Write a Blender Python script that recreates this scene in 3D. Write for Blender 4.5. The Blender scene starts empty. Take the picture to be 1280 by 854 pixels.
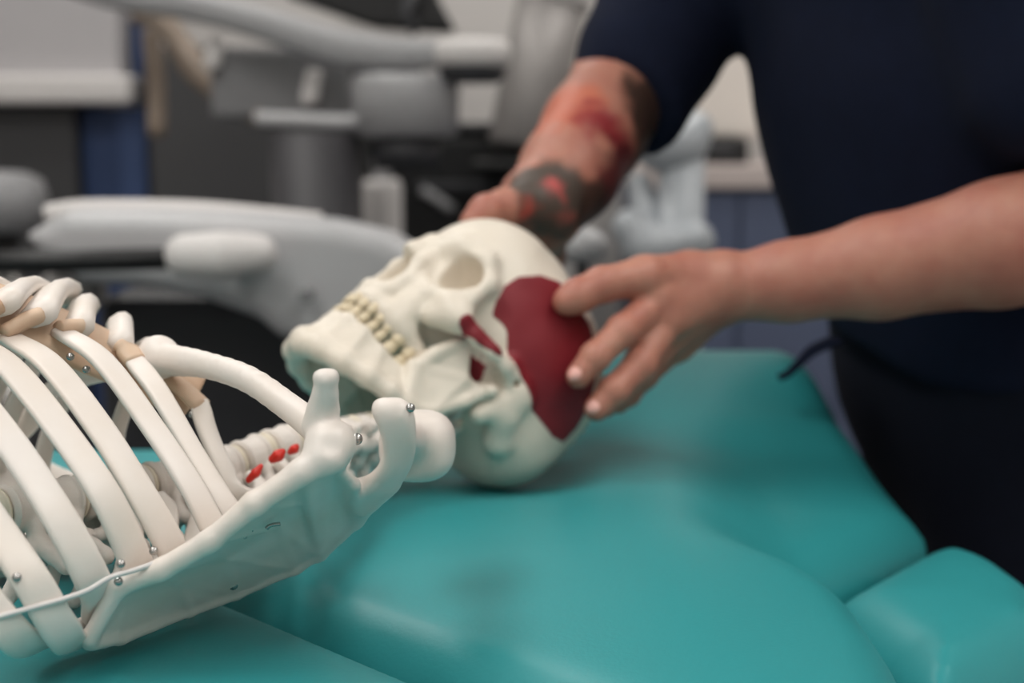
import bpy, bmesh, math, random
import numpy as np
from mathutils import Vector, Matrix

random.seed(7); rng = np.random.default_rng(7)
S = bpy.context.scene
COL = S.collection

# ------------------------------------------------------------------ camera
FPX = 1280 * 50 / 36
PITCH = math.atan(277 / FPX)
CAM = np.array([0.0, 0.0, 1.055])
cam_d = bpy.data.cameras.new('camera'); cam = bpy.data.objects.new('camera', cam_d); COL.objects.link(cam)
cam.location = CAM; cam.rotation_euler = (math.pi / 2 - PITCH, 0, 0)
cam_d.lens = 50; cam_d.sensor_width = 36; cam_d.clip_start = 0.05
cam_d.dof.use_dof = True; cam_d.dof.focus_distance = 0.70; cam_d.dof.aperture_fstop = 4.5
S.camera = cam

# ------------------------------------------------------------------ world, exposure
w = bpy.data.worlds.new('world'); S.world = w; w.use_nodes = True
w.node_tree.nodes['Background'].inputs[0].default_value = (0.8, 0.85, 0.9, 1)
w.node_tree.nodes['Background'].inputs[1].default_value = 0.3
S.view_settings.view_transform = 'Standard'; S.view_settings.look = 'None'
S.view_settings.exposure = -0.35; S.view_settings.gamma = 1.0; S.view_settings.use_curve_mapping = False

ROOM = (-2.6, 2.6, -1.6, 3.55, 2.75)          # x0 x1 y0 y1 height
# ceiling lamps: (x, y, size x, size y, watts)
LAMPS = [(-0.9, 0.5, 0.6, 1.2, 20), (0.9, 0.5, 0.6, 1.2, 17), (-0.9, 2.5, 0.6, 1.2, 12), (0.9, 2.5, 0.6, 1.2, 13), (-0.9, -1.0, .6, 1.2, 9), (0.9, -1.0, .6, 1.2, 9)]

_R = np.array([1.0, 0, 0]); _F = np.array([0, math.cos(PITCH), -math.sin(PITCH)]); _U = np.array([0, math.sin(PITCH), math.cos(PITCH)])
def at(u, v, d):
    """point seen at photograph pixel u, v at depth d (metres)"""
    return CAM + d * (_F + _R * (u - 640) / FPX + _U * (427 - v) / FPX)
def X(u, d): return (u - 640) / FPX * d
def Z(v, d): return float(at(640, v, d)[2])

# ------------------------------------------------------------------ materials
def srgb(r, g, b):
    f = lambda c: (c / 255 / 12.92) if c / 255 <= .04045 else ((c / 255 + .055) / 1.055) ** 2.4
    return (f(r), f(g), f(b), 1)
MATS = {}
def mat(name, col, rough=.5, metal=0, noise=0, nscale=30, bump=0, bscale=200, col2=None, sss=0, coat=0, spec=.5, sheen=0, emit=0):
    m = bpy.data.materials.new(name); m.use_nodes = True; nt = m.node_tree; N = nt.nodes; L = nt.links
    b = N['Principled BSDF']; b.inputs['Roughness'].default_value = rough; b.inputs['Metallic'].default_value = metal
    b.inputs['Base Color'].default_value = col; b.inputs['Specular IOR Level'].default_value = spec
    if coat: b.inputs['Coat Weight'].default_value = coat; b.inputs['Coat Roughness'].default_value = .15
    if sheen: b.inputs['Sheen Weight'].default_value = sheen
    if sss:
        b.inputs['Subsurface Weight'].default_value = sss; b.inputs['Subsurface Radius'].default_value = (1, .5, .3); b.inputs['Subsurface Scale'].default_value = .004
    if emit: b.inputs['Emission Color'].default_value = col; b.inputs['Emission Strength'].default_value = emit
    tc = N.new('ShaderNodeTexCoord')
    if noise:
        n = N.new('ShaderNodeTexNoise'); n.inputs['Scale'].default_value = nscale; n.inputs['Detail'].default_value = 5
        L.new(tc.outputs['Object'], n.inputs['Vector'])
        r = N.new('ShaderNodeValToRGB'); r.color_ramp.elements[0].position = .3; r.color_ramp.elements[1].position = .7
        c2 = col2 or tuple(c * (1 - noise) for c in col[:3]) + (1,)
        r.color_ramp.elements[0].color = c2; r.color_ramp.elements[1].color = col
        L.new(n.outputs['Fac'], r.inputs['Fac']); L.new(r.outputs['Color'], b.inputs['Base Color'])
    if bump:
        n2 = N.new('ShaderNodeTexNoise'); n2.inputs['Scale'].default_value = bscale; n2.inputs['Detail'].default_value = 4
        L.new(tc.outputs['Object'], n2.inputs['Vector'])
        bp = N.new('ShaderNodeBump'); bp.inputs['Strength'].default_value = bump; bp.inputs['Distance'].default_value = .001
        L.new(n2.outputs['Fac'], bp.inputs['Height']); L.new(bp.outputs['Normal'], b.inputs['Normal'])
    MATS[name] = m; return m

BONE = mat('bone_plastic', srgb(231, 224, 218), .42, noise=.05, nscale=25, bump=.4, bscale=70, col2=srgb(226, 216, 206))
SKULLM = mat('skull_plastic', srgb(229, 221, 209), .4, noise=.05, nscale=20, bump=.15, bscale=60, col2=srgb(226, 215, 197))
TOOTH = mat('tooth_plastic', srgb(225, 209, 178), .35, noise=.12, nscale=150)
CART = mat('cartilage_tan', srgb(214, 190, 166), .5, noise=.2, nscale=40, col2=srgb(202, 166, 138))
MUSC = mat('painted_muscle_red', srgb(132, 26, 38), .55, noise=.1, nscale=40, bump=.1)
REDN = mat('artery_red', srgb(205, 40, 25), .35)
DISC = mat('disc_plastic', srgb(226, 216, 196), .45)
STEEL = mat('steel', srgb(170, 168, 165), .25, 1)
CORD = mat('cord_white', srgb(214, 210, 208), .4)
TEAL = mat('turquoise_vinyl', srgb(46, 146, 150), .42, noise=.05, nscale=6, bump=.12, bscale=420)
NAVY = mat('navy_cloth', srgb(18, 25, 46), .9, noise=.15, nscale=60, bump=.4, bscale=500, spec=.2)
NAVY2 = mat('navy_trouser_cloth', srgb(15, 19, 33), .9, noise=.15, nscale=60, bump=.4, bscale=500, spec=.2)
NAIL = mat('fingernail', srgb(226, 170, 160), .3)
HAIR = mat('dark_hair', srgb(40, 30, 25), .6, noise=.3, nscale=80)
LGREY = mat('pale_grey_plastic', srgb(188, 188, 190), .4, noise=.03)
MGREY = mat('mid_grey_plastic', srgb(140, 140, 142), .45, noise=.04)
WHITE = mat('white_laminate', srgb(220, 216, 214), .5, noise=.02)
CHAR = mat('charcoal_laminate', srgb(66, 66, 68), .55, noise=.06)
BLACK = mat('black_plastic', srgb(20, 21, 23), .45, noise=.2)
DGREY = mat('dark_grey_plastic', srgb(48, 49, 53), .5, noise=.1)
BLUE = mat('blue_panel', srgb(46, 68, 110), .55, noise=.05)
BGREY = mat('blue_grey_laminate', srgb(86, 96, 122), .5, noise=.04)
ARMG = mat('arm_grey_plastic', srgb(160, 160, 162), .45, noise=.03)
BEIGE = mat('beige_hose', srgb(150, 134, 120), .5, noise=.1)
BRUSH = mat('brushed_metal', srgb(158, 154, 152), .6, .6, noise=.05)
WALLM = mat('wall_paint', srgb(214, 210, 207), .8, noise=.02, nscale=4, bump=.1, bscale=300)
FLOORM = mat('floor_vinyl', srgb(120, 122, 126), .5, noise=.12, nscale=40)
CEILM = mat('ceiling_paint', srgb(225, 224, 222), .9)
LAMPM = mat('lamp_diffuser', (1, .97, .93, 1), .6, emit=3)
PALEP = mat('clear_grey_plastic', srgb(176, 181, 186), .3, noise=.08, nscale=20)

# skin with a tattoo on the right forearm (blobs of ink at fixed places of the body)
def skin_material():
    m = bpy.data.materials.new('skin'); m.use_nodes = True; nt = m.node_tree; N = nt.nodes; L = nt.links
    b = N['Principled BSDF']; b.inputs['Roughness'].default_value = .5
    b.inputs['Subsurface Weight'].default_value = .15; b.inputs['Subsurface Scale'].default_value = .005
    tc = N.new('ShaderNodeTexCoord')
    n = N.new('ShaderNodeTexNoise'); n.inputs['Scale'].default_value = 35; n.inputs['Detail'].default_value = 6
    L.new(tc.outputs['Object'], n.inputs['Vector'])
    r = N.new('ShaderNodeValToRGB'); r.color_ramp.elements[0].position = .3; r.color_ramp.elements[1].position = .75
    r.color_ramp.elements[0].color = srgb(172, 108, 92); r.color_ramp.elements[1].color = srgb(190, 136, 116)
    L.new(n.outputs['Fac'], r.inputs['Fac']); cur = r.outputs['Color']
    dn = N.new('ShaderNodeTexNoise'); dn.inputs['Scale'].default_value = 45; dn.inputs['Detail'].default_value = 3
    L.new(tc.outputs['Object'], dn.inputs['Vector'])
    sub = N.new('ShaderNodeVectorMath'); sub.operation = 'SUBTRACT'; sub.inputs[1].default_value = (.5, .5, .5)
    L.new(dn.outputs['Color'], sub.inputs[0])
    scl = N.new('ShaderNodeVectorMath'); scl.operation = 'SCALE'; scl.inputs['Scale'].default_value = .035
    L.new(sub.outputs[0], scl.inputs[0])
    add = N.new('ShaderNodeVectorMath'); add.operation = 'ADD'; L.new(tc.outputs['Object'], add.inputs[0]); L.new(scl.outputs[0], add.inputs[1])
    def blob(cur, p, rad, col, soft=.006):
        d = N.new('ShaderNodeVectorMath'); d.operation = 'DISTANCE'; d.inputs[1].default_value = tuple(p); L.new(add.outputs[0], d.inputs[0])
        mr = N.new('ShaderNodeMapRange'); mr.inputs['From Min'].default_value = rad + soft; mr.inputs['From Max'].default_value = rad - soft
        mr.inputs['To Max'].default_value = .92
        L.new(d.outputs['Value'], mr.inputs['Value'])
        mx = N.new('ShaderNodeMix'); mx.data_type = 'RGBA'; L.new(mr.outputs[0], mx.inputs['Factor']); L.new(cur, mx.inputs[6]); mx.inputs[7].default_value = col
        return mx.outputs[2]
    for (u, v, d, rad, col) in TATTOO:
        cur = blob(cur, at(u, v, d) - PERSON, rad, col)
    L.new(cur, b.inputs['Base Color'])
    n2 = N.new('ShaderNodeTexNoise'); n2.inputs['Scale'].default_value = 160; n2.inputs['Detail'].default_value = 5
    L.new(tc.outputs['Object'], n2.inputs['Vector'])
    bp = N.new('ShaderNodeBump'); bp.inputs['Strength'].default_value = .35; bp.inputs['Distance'].default_value = .001
    L.new(n2.outputs['Fac'], bp.inputs['Height']); L.new(bp.outputs['Normal'], b.inputs['Normal'])
    return m

# ------------------------------------------------------------------ object helpers
def link(name, me, m, parent=None, mw=None):
    o = bpy.data.objects.new(name, me); COL.objects.link(o)
    if m is not None and not me.materials: me.materials.append(m)
    if parent is not None: o.parent = parent
    if mw is not None: o.matrix_local = mw
    return o
def tag(o, label=None, cat=None, group=None, kind=None):
    if label: o['label'] = label
    if cat: o['category'] = cat
    if group: o['group'] = group
    if kind: o['kind'] = kind
    return o
def empty(name, loc, label, cat, group=None):
    o = bpy.data.objects.new(name, None); COL.objects.link(o); o.location = tuple(loc); o.empty_display_size = .05
    return tag(o, label, cat, group)
def mesh_np(name, V, Q, smooth=True):
    me = bpy.data.meshes.new(name); V = np.asarray(V, np.float32); Q = np.asarray(Q, np.int32); k = Q.shape[1]
    me.vertices.add(len(V)); me.vertices.foreach_set('co', V.ravel())
    me.loops.add(Q.size); me.loops.foreach_set('vertex_index', Q.ravel())
    me.polygons.add(len(Q)); me.polygons.foreach_set('loop_start', np.arange(0, Q.size, k, dtype=np.int32))
    me.polygons.foreach_set('loop_total', np.full(len(Q), k, np.int32))
    me.polygons.foreach_set('use_smooth', np.full(len(Q), smooth, bool))
    me.update(calc_edges=True); me.validate(); return me
def bm_mesh(name, bm, smooth=False):
    me = bpy.data.meshes.new(name); bmesh.ops.recalc_face_normals(bm, faces=bm.faces[:]); bm.to_mesh(me); bm.free()
    if smooth: me.polygons.foreach_set('use_smooth', [True] * len(me.polygons))
    return me
def box_into(bm, lo, hi, bev=0, rot=None, seg=2):
    lo = Vector(lo); hi = Vector(hi); c = (lo + hi) / 2; s = hi - lo
    r = bmesh.ops.create_cube(bm, size=1, matrix=Matrix.Translation(c) @ (rot or Matrix()) @ Matrix.Diagonal((*s, 1)))
    if bev:
        es = list({e for v in r['verts'] for e in v.link_edges})
        bmesh.ops.bevel(bm, geom=es, offset=bev, segments=seg, affect='EDGES', profile=.5)
def box(name, lo, hi, m, parent=None, bev=0, rot=None, origin=None):
    bm = bmesh.new(); box_into(bm, lo, hi, bev, rot)
    if origin is not None: bmesh.ops.translate(bm, verts=bm.verts[:], vec=-Vector(origin))
    return link(name, bm_mesh(name, bm), m, parent)
def catmull(P, n=8):
    P = np.asarray(P, float); Q = np.vstack([2 * P[0] - P[1], P, 2 * P[-1] - P[-2]]); out = []
    for i in range(1, len(Q) - 2):
        for t in np.linspace(0, 1, n, endpoint=False):
            a, b, c, d = Q[i - 1], Q[i], Q[i + 1], Q[i + 2]
            out.append(.5 * (2 * b + (c - a) * t + (2 * a - 5 * b + 4 * c - d) * t * t + (3 * b - a - 3 * c + d) * t ** 3))
    out.append(Q[-2]); return np.array(out)
def sweep(P, W, T=None, outward=None, seg=12, power=2.0):
    """ribbon/tube along P; W half width, T half thickness, outward(p) gives the thickness direction"""
    P = np.asarray(P, float); n = len(P); W = np.broadcast_to(W, n); T = W if T is None else np.broadcast_to(T, n)
    tan = np.gradient(P, axis=0); tan /= np.linalg.norm(tan, axis=1)[:, None]
    V = []; prev = None
    for i in range(n):
        if outward is not None: o = np.asarray(outward(P[i]), float)
        else: o = prev if prev is not None else (np.array([0, 0, 1.0]) if abs(tan[i][2]) < .9 else np.array([1.0, 0, 0]))
        o = o - tan[i] * (o @ tan[i]); o /= np.linalg.norm(o) + 1e-9; prev = o; s = np.cross(tan[i], o)
        for k in range(seg):
            a = 2 * math.pi * k / seg; ca, sa = math.cos(a), math.sin(a)
            V.append(P[i] + s * W[i] * np.sign(ca) * abs(ca) ** (2 / power) + o * T[i] * np.sign(sa) * abs(sa) ** (2 / power))
    F = []
    for i in range(n - 1):
        for k in range(seg):
            F.append((i * seg + k, i * seg + (k + 1) % seg, (i + 1) * seg + (k + 1) % seg, (i + 1) * seg + k))
    V = [tuple(v) for v in V]; V += [tuple(P[0] - tan[0] * T[0] * .4), tuple(P[-1] + tan[-1] * T[-1] * .4)]
    F = F + [(n * seg, (k + 1) % seg, k) for k in range(seg)] + [(n * seg + 1, (n - 1) * seg + k, (n - 1) * seg + (k + 1) % seg) for k in range(seg)]
    return V, F
def sweep_obj(name, P, W, m, parent=None, T=None, outward=None, seg=12, power=2.0, origin=(0, 0, 0)):
    V, F = sweep(P, W, T, outward, seg, power); o = np.asarray(origin, float)
    me = bpy.data.meshes.new(name); me.from_pydata([tuple(np.asarray(v) - o) for v in V], [], F)
    bm = bmesh.new(); bm.from_mesh(me); bmesh.ops.recalc_face_normals(bm, faces=bm.faces[:]); bm.to_mesh(me); bm.free()
    me.polygons.foreach_set('use_smooth', [True] * len(me.polygons))
    return link(name, me, m, parent)
def lathe(name, prof, m, parent=None, loc=(0, 0, 0), axis=None, seg=32, smooth=True):
    """prof: (radius, height) pairs turned about z, then z turned to axis"""
    V = []; F = []
    for (r, z) in prof:
        for k in range(seg):
            a = 2 * math.pi * k / seg; V.append((r * math.cos(a), r * math.sin(a), z))
    for i in range(len(prof) - 1):
        for k in range(seg):
            F.append((i * seg + k, i * seg + (k + 1) % seg, (i + 1) * seg + (k + 1) % seg, (i + 1) * seg + k))
    F.append(tuple(range(seg))[::-1]); F.append(tuple(range((len(prof) - 1) * seg, len(prof) * seg)))
    me = bpy.data.meshes.new(name); me.from_pydata(V, [], F)
    if smooth: me.polygons.foreach_set('use_smooth', [len(p.vertices) < 5 for p in me.polygons])
    o = link(name, me, m, parent); q = Vector(axis).to_track_quat('Z', 'Y') if axis is not None else None
    o.location = tuple(loc)
    if q: o.rotation_mode = 'QUATERNION'; o.rotation_quaternion = q
    return o

# ------------------------------------------------------------------ signed distance modelling
class Field:
    def __init__(s, lo, hi, h):
        s.lo = np.array(lo, float); s.h = h; n = np.ceil((np.array(hi) - s.lo) / h).astype(int) + 1; s.n = n
        s.ax = [(s.lo[i] + h * np.arange(n[i])).astype(np.float32) for i in range(3)]
        s.d = np.full(n, 1.0, np.float32)
    def sub(s, lo, hi):
        a = np.clip(np.floor((np.array(lo) - s.lo) / s.h).astype(int), 0, s.n); b = np.clip(np.ceil((np.array(hi) - s.lo) / s.h).astype(int) + 1, 0, s.n)
        sl = tuple(slice(a[i], b[i]) for i in range(3))
        return sl, s.ax[0][sl[0]][:, None, None], s.ax[1][sl[1]][None, :, None], s.ax[2][sl[2]][None, None, :]
    def mix(s, sl, e, k, mode):
        d = s.d[sl]
        if mode == 'add':
            if k > 0:
                q = np.maximum(k - np.abs(d - e), 0) / k; s.d[sl] = np.minimum(d, e) - q * q * k * .25
            else: s.d[sl] = np.minimum(d, e)
        elif mode == 'cut':
            e = -e
            if k > 0:
                q = np.maximum(k - np.abs(d - e), 0) / k; s.d[sl] = np.maximum(d, e) + q * q * k * .25
            else: s.d[sl] = np.maximum(d, e)
    def cone(s, a, b, ra, rb=None, k=0, mode='add', flat=None):
        """tapered capsule; flat=(direction, factor) squashes it along a direction"""
        rb = ra if rb is None else rb; a = np.array(a, float); b = np.array(b, float); m = max(ra, rb) + k + 2 * s.h
        sl, x, y, z = s.sub(np.minimum(a, b) - m, np.maximum(a, b) + m)
        if s.d[sl].size == 0: return s
        ab = b - a; L = max(float(ab @ ab), 1e-12); px, py, pz = x - a[0], y - a[1], z - a[2]
        t = np.clip((px * ab[0] + py * ab[1] + pz * ab[2]) / L, 0, 1)
        qx, qy, qz = px - t * ab[0], py - t * ab[1], pz - t * ab[2]
        if flat is not None:
            f = np.array(flat[0], float); f /= np.linalg.norm(f); w = (qx * f[0] + qy * f[1] + qz * f[2]); g = (1 / flat[1] ** 2 - 1)
            d = np.sqrt(qx * qx + qy * qy + qz * qz + g * w * w) - (ra + (rb - ra) * t)
            d = d * np.float32(min(1, (1 + flat[1]) / 2))
        else: d = np.sqrt(qx * qx + qy * qy + qz * qz) - (ra + (rb - ra) * t)
        s.mix(sl, d.astype(np.float32), k, mode); return s
    def chain(s, pts, rad, k=0, mode='add', flat=None):
        for i in range(len(pts) - 1): s.cone(pts[i], pts[i + 1], rad[i], rad[i + 1], k, mode, flat)
        return s
    def ell(s, c, r, k=0, mode='add', rot=None):
        c = np.array(c, float); r = np.array(r, float); M = np.eye(3) if rot is None else np.array(rot)   # rows = local axes
        ext = np.sqrt(((M.T * r) ** 2).sum(1)) + k + 2 * s.h
        sl, x, y, z = s.sub(c - ext, c + ext)
        if s.d[sl].size == 0: return s
        px, py, pz = x - c[0], y - c[1], z - c[2]
        q = [(px * M[i][0] + py * M[i][1] + pz * M[i][2]) for i in range(3)]
        k0 = np.sqrt(sum((q[i] / r[i]) ** 2 for i in range(3))); k1 = np.sqrt(sum((q[i] / r[i] ** 2) ** 2 for i in range(3))) + 1e-9
        s.mix(sl, (k0 * (k0 - 1) / k1).astype(np.float32), k, mode); return s
    def tri(s, a, b, c, th, k=0, mode='add'):
        a, b, c = (np.array(v, float) for v in (a, b, c)); P = np.array([a, b, c]); m = th + k + 2 * s.h
        sl, x, y, z = s.sub(P.min(0) - m, P.max(0) + m)
        if s.d[sl].size == 0: return s
        sh = s.d[sl].shape; p = [np.broadcast_to(g, sh) for g in (x, y, z)]; nrm = np.cross(b - a, c - a); nrm /= np.linalg.norm(nrm) + 1e-12
        def dot(q, v): return q[0] * v[0] + q[1] * v[1] + q[2] * v[2]
        best = None; inside = None
        for (u, v) in ((a, b), (b, c), (c, a)):
            e = v - u; q = [p[i] - u[i] for i in range(3)]; t = np.clip(dot(q, e) / (e @ e), 0, 1)
            dd = sum((q[i] - t * e[i]) ** 2 for i in range(3)); best = dd if best is None else np.minimum(best, dd)
            sgn = dot(q, np.cross(nrm, e)) >= 0; inside = sgn if inside is None else inside & sgn
        h = dot([p[i] - a[i] for i in range(3)], nrm)
        d = np.where(inside, np.abs(h), np.sqrt(best)) - th
        s.mix(sl, d.astype(np.float32), k, mode); return s
    def quad(s, a, b, c, d, th, k=0): return s.tri(a, b, c, th, k).tri(a, c, d, th, k)
    def fn(s, lo, hi, f, k=0, mode='add'):
        sl, x, y, z = s.sub(lo, hi); s.mix(sl, np.broadcast_to(f(x, y, z), s.d[sl].shape).astype(np.float32), k, mode); return s
    def mesh(s, name, smooth_iter=0):
        d = s.d; n = s.n; sg = d < 0
        c = np.zeros(np.array(n) - 1, np.uint8)
        for i in (0, 1):
            for j in (0, 1):
                for k in (0, 1): c += sg[i:n[0] - 1 + i, j:n[1] - 1 + j, k:n[2] - 1 + k]
        act = np.argwhere((c > 0) & (c < 8)); idx = np.full(c.shape, -1, np.int32); idx[tuple(act.T)] = np.arange(len(act))
        val = {}
        for i in (0, 1):
            for j in (0, 1):
                for k in (0, 1): val[i, j, k] = d[act[:, 0] + i, act[:, 1] + j, act[:, 2] + k]
        acc = np.zeros((len(act), 3)); cnt = np.zeros(len(act)); K = list(val)
        for a in K:
            for b in K:
                df = np.array(b) - np.array(a)
                if df.sum() == 1 and (df >= 0).all():
                    va, vb = val[a], val[b]; cr = (va < 0) != (vb < 0); t = np.where(cr, va / np.where(cr, va - vb, 1), 0)
                    acc += np.where(cr[:, None], np.array(a) + t[:, None] * df, 0); cnt += cr
        V = s.lo + (act + acc / cnt[:, None]) * s.h
        Q = []
        for ax in range(3):
            o1, o2 = [(1, 2), (2, 0), (0, 1)][ax]
            a = [slice(None)] * 3; b = [slice(None)] * 3; a[ax] = slice(0, n[ax] - 1); b[ax] = slice(1, n[ax])
            for o in (o1, o2): a[o] = slice(1, n[o] - 1); b[o] = slice(1, n[o] - 1)
            A = sg[tuple(a)]; B = sg[tuple(b)]; e = np.argwhere(A != B)
            if not len(e): continue
            flip = A[tuple(e.T)]; e = e.copy(); e[:, o1] += 1; e[:, o2] += 1
            def g(d1, d2):
                q = e.copy(); q[:, o1] += d1; q[:, o2] += d2; return idx[tuple(q.T)]
            q = np.stack([g(-1, -1), g(0, -1), g(0, 0), g(-1, 0)], 1); q[~flip] = q[~flip][:, ::-1]; Q.append(q)
        Q = np.concatenate(Q)
        for _ in range(smooth_iter):
            acc = np.zeros_like(V); cnt = np.zeros(len(V))
            for i in range(4):
                np.add.at(acc, Q[:, i], V[Q[:, (i + 1) % 4]]); np.add.at(acc, Q[:, i], V[Q[:, (i + 3) % 4]]); np.add.at(cnt, Q[:, i], 2)
            V = .5 * V + .5 * acc / cnt[:, None]
        return mesh_np(name, V, Q)
def noise3(x, y, z, f, seed=0):
    r = np.random.default_rng(seed); o = 0
    for i in range(5):
        k = r.normal(size=3) * f; o = o + np.sin(k[0] * x + k[1] * y + k[2] * z + r.uniform(0, 6.28))
    return o / 5
def poly_sdf(x, y, P):
    """signed distance to a polygon, negative inside"""
    P = np.asarray(P, float); best = None; ins = None
    for i in range(len(P)):
        a = P[i]; b = P[(i + 1) % len(P)]; e = b - a; qx, qy = x - a[0], y - a[1]
        t = np.clip((qx * e[0] + qy * e[1]) / (e @ e), 0, 1); dd = (qx - t * e[0]) ** 2 + (qy - t * e[1]) ** 2
        best = dd if best is None else np.minimum(best, dd)
        cr = ((a[1] <= y) & (b[1] > y)) | ((b[1] <= y) & (a[1] > y))
        side = (qx * e[1] - qy * e[0]) * (1 if e[1] > 0 else -1) < 0
        c = cr & side; ins = c if ins is None else ins ^ c
    return np.where(ins, -1, 1) * np.sqrt(best)
def sstep(a, b, x): t = np.clip((x - a) / (b - a), 0, 1); return t * t * (3 - 2 * t)

# ================================================================== the room
x0, x1, y0, y1, H = ROOM
def struct(name, lo, hi, m, label=None):
    o = box(name, lo, hi, m); o['kind'] = 'structure'
    if label: o['label'] = label
    return o
struct('floor', (x0 - .1, y0 - .1, -.1), (x1 + .1, y1 + .1, 0), FLOORM, 'grey vinyl floor of the treatment room')
struct('ceiling', (x0 - .1, y0 - .1, H), (x1 + .1, y1 + .1, H + .1), CEILM, 'plain white ceiling with lamp panels')
struct('wall_back', (x0 - .1, y1, 0), (x1 + .1, y1 + .1, H), WALLM, 'pale grey painted wall behind the equipment')
struct('wall_front', (x0 - .1, y0 - .1, 0), (x1 + .1, y0, H), WALLM, 'pale grey painted wall behind the photographer')
struct('wall_left', (x0 - .1, y0, 0), (x0, y1, H), WALLM, 'pale grey painted wall on the left')
struct('wall_right', (x1, y0, 0), (x1 + .1, y1, H), WALLM, 'pale grey painted wall on the right')
struct('baseboard_back', (x0, y1 - .015, 0), (x1, y1, .1), CHAR, 'dark baseboard along the back wall')
for i, (lx, ly, sx, sy, pw) in enumerate(LAMPS):
    t = empty('ceiling_light', (lx, ly, H), 'pale-framed ceiling lamp panel over the ' + ['near left', 'near right', 'far left', 'far right', 'rear left', 'rear right'][i] + ' of the room', 'lamp', 'ceiling lamp panels')
    bm = bmesh.new(); f = .03
    for (a, b) in (((-sx / 2 - f, -sy / 2 - f, -.03), (sx / 2 + f, -sy / 2, -.001)), ((-sx / 2 - f, sy / 2, -.03), (sx / 2 + f, sy / 2 + f, -.001)),
                   ((-sx / 2 - f, -sy / 2, -.03), (-sx / 2, sy / 2, -.001)), ((sx / 2, -sy / 2, -.03), (sx / 2 + f, sy / 2, -.001))): box_into(bm, a, b)
    link('frame', bm_mesh('frame', bm), WHITE, t)
    box('diffuser', (-sx / 2, -sy / 2, -.015), (sx / 2, sy / 2, -.005), LAMPM, t)
    ld = bpy.data.lights.new('lamp_glow', 'AREA'); ld.shape = 'RECTANGLE'; ld.size = sx; ld.size_y = sy; ld.energy = pw; ld.color = (1, .97, .93)
    lo = bpy.data.objects.new('lamp_glow', ld); COL.objects.link(lo); lo.parent = t; lo.location = (0, 0, -.035)

# ================================================================== treatment table
TT = np.array([-.4, .9, 0])
table = empty('treatment_table', TT, 'turquoise vinyl treatment table of several puffy cushions, carrying the skeleton', 'table')
padA = [(.283, 1.34), (.287, 1.2), (.318, 1.035), (.182, .862), (.203, .78), (.203, .70), (.192, .60), (.172, .46), (-.144, .752), (-.565, 1.138), (-.09, 1.142), (-.02, 1.34)]
padB = [(.166, .435), (-.147, .748), (-.57, 1.132), (-1.35, 1.132), (-1.35, .25), (.12, .25)]
padC = [(.188, .860), (.20, .876), (.275, .966), (.302, .984), (.328, .972), (.347, .935), (.352, .88), (.335, .80), (.222, .69), (.209, .70), (.209, .78)]
def pad(name, poly, r, top, th, h=.006, label=None, lift=.05):
    P = np.array(poly); lo = [*(P.min(0) - .03), top - th - .02]; hi = [*(P.max(0) + .03), top + lift + .02]
    F = Field(lo, hi, h)
    x, y = F.ax[0][:, None], F.ax[1][None, :]; p2 = poly_sdf(x, y, poly)
    T = TOPS[name](x, y, p2)
    p2 = p2[:, :, None]; T = T[:, :, None]; z = F.ax[2][None, None, :]
    bot = top - th
    qz = np.maximum(z - T, bot - z) + r; qx = p2 + r
    F.d = (np.sqrt(np.maximum(qx, 0) ** 2 + np.maximum(qz, 0) ** 2) + np.minimum(np.maximum(qx, qz), 0) - r).astype(np.float32)
    me = F.mesh(name, 2); me.transform(Matrix.Translation(-Vector(TT)))
    o = link(name.split('.')[0], me, TEAL, table)
    if label: o['label'] = label
    return o
def topA(x, y, p2):
    t = .790 + .012 * (1 - np.exp(np.minimum(p2, 0) / .05))
    t = t - .030 * sstep(.10, .20, x) * sstep(1.17, 1.02, y) * sstep(.80, .90, y)          # dip towards the head end
    t = t + .048 * sstep(1.10, 1.31, y)                                                    # raised bolster on the far side
    t = t + .012 * np.exp(-((x - .08) / .07) ** 2 - ((y - .80) / .16) ** 2)
    return t - .0175 * np.exp(-((x + .00) / .075) ** 2 - ((y - 1.03) / .075) ** 2)            # dent under the skull
TOPS = {'cushion': topA, 'cushion.b': lambda x, y, p2: .792 + .010 * (1 - np.exp(np.minimum(p2, 0) / .06)), 'cushion.c': lambda x, y, p2: .752 + .02 * (1 - np.exp(np.minimum(p2, 0) / .03))}
pad('cushion', padA, .042, .79, .088, label='largest turquoise cushion, under the skull')
pad('cushion.b', padB, .012, .79, .085, label='near turquoise cushion under the ribs')
pad('cushion.c', padC, .040, .76, .09, .005, label='small turquoise side pad at the head end')
# seam pipings, frame and pedestal
def tt(P): return [np.asarray(p, float) - TT for p in P]
sweep_obj('piping', tt([(.335, .86, .722), (.338, .83, .722), (.30, .785, .722), (.25, .737, .722), (.212, .70, .722)]), .004, TEAL, table, seg=8)
bm = bmesh.new()
for lo, hi in (((-1.3, .34, .64), (.14, .40, .70)), ((-1.3, 1.02, .64), (.2, 1.08, .70)), ((-1.3, .4, .64), (-1.24, 1.02, .70)), ((.08, .4, .64), (.14, 1.02, .70))):
    box_into(bm, Vector(lo) - Vector(TT), Vector(hi) - Vector(TT), .006)
link('frame', bm_mesh('frame', bm), DGREY, table)
box('support_bracket', (.16 + .4, .76 - .9, .645), (.30 + .4, .94 - .9, .676), DGREY, table, .006)
box('pedestal', (-.55 + .4, .60 - .9, .12), (-.25 + .4, .86 - .9, .66), LGREY, table, .03)
box('base', (-.95 + .4, .45 - .9, 0), (.05 + .4, 1.0 - .9, .12), DGREY, table, .03)

# ================================================================== skeleton
SK = np.array([-.1, .85, .80])
skel = empty('anatomical_skeleton', SK, 'life-size white plastic teaching skeleton lying on its back on the turquoise table', 'skeleton')
def sk(u, v, d): return at(u, v, d) - SK
IMV = Matrix.Translation(-Vector(SK))

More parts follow.
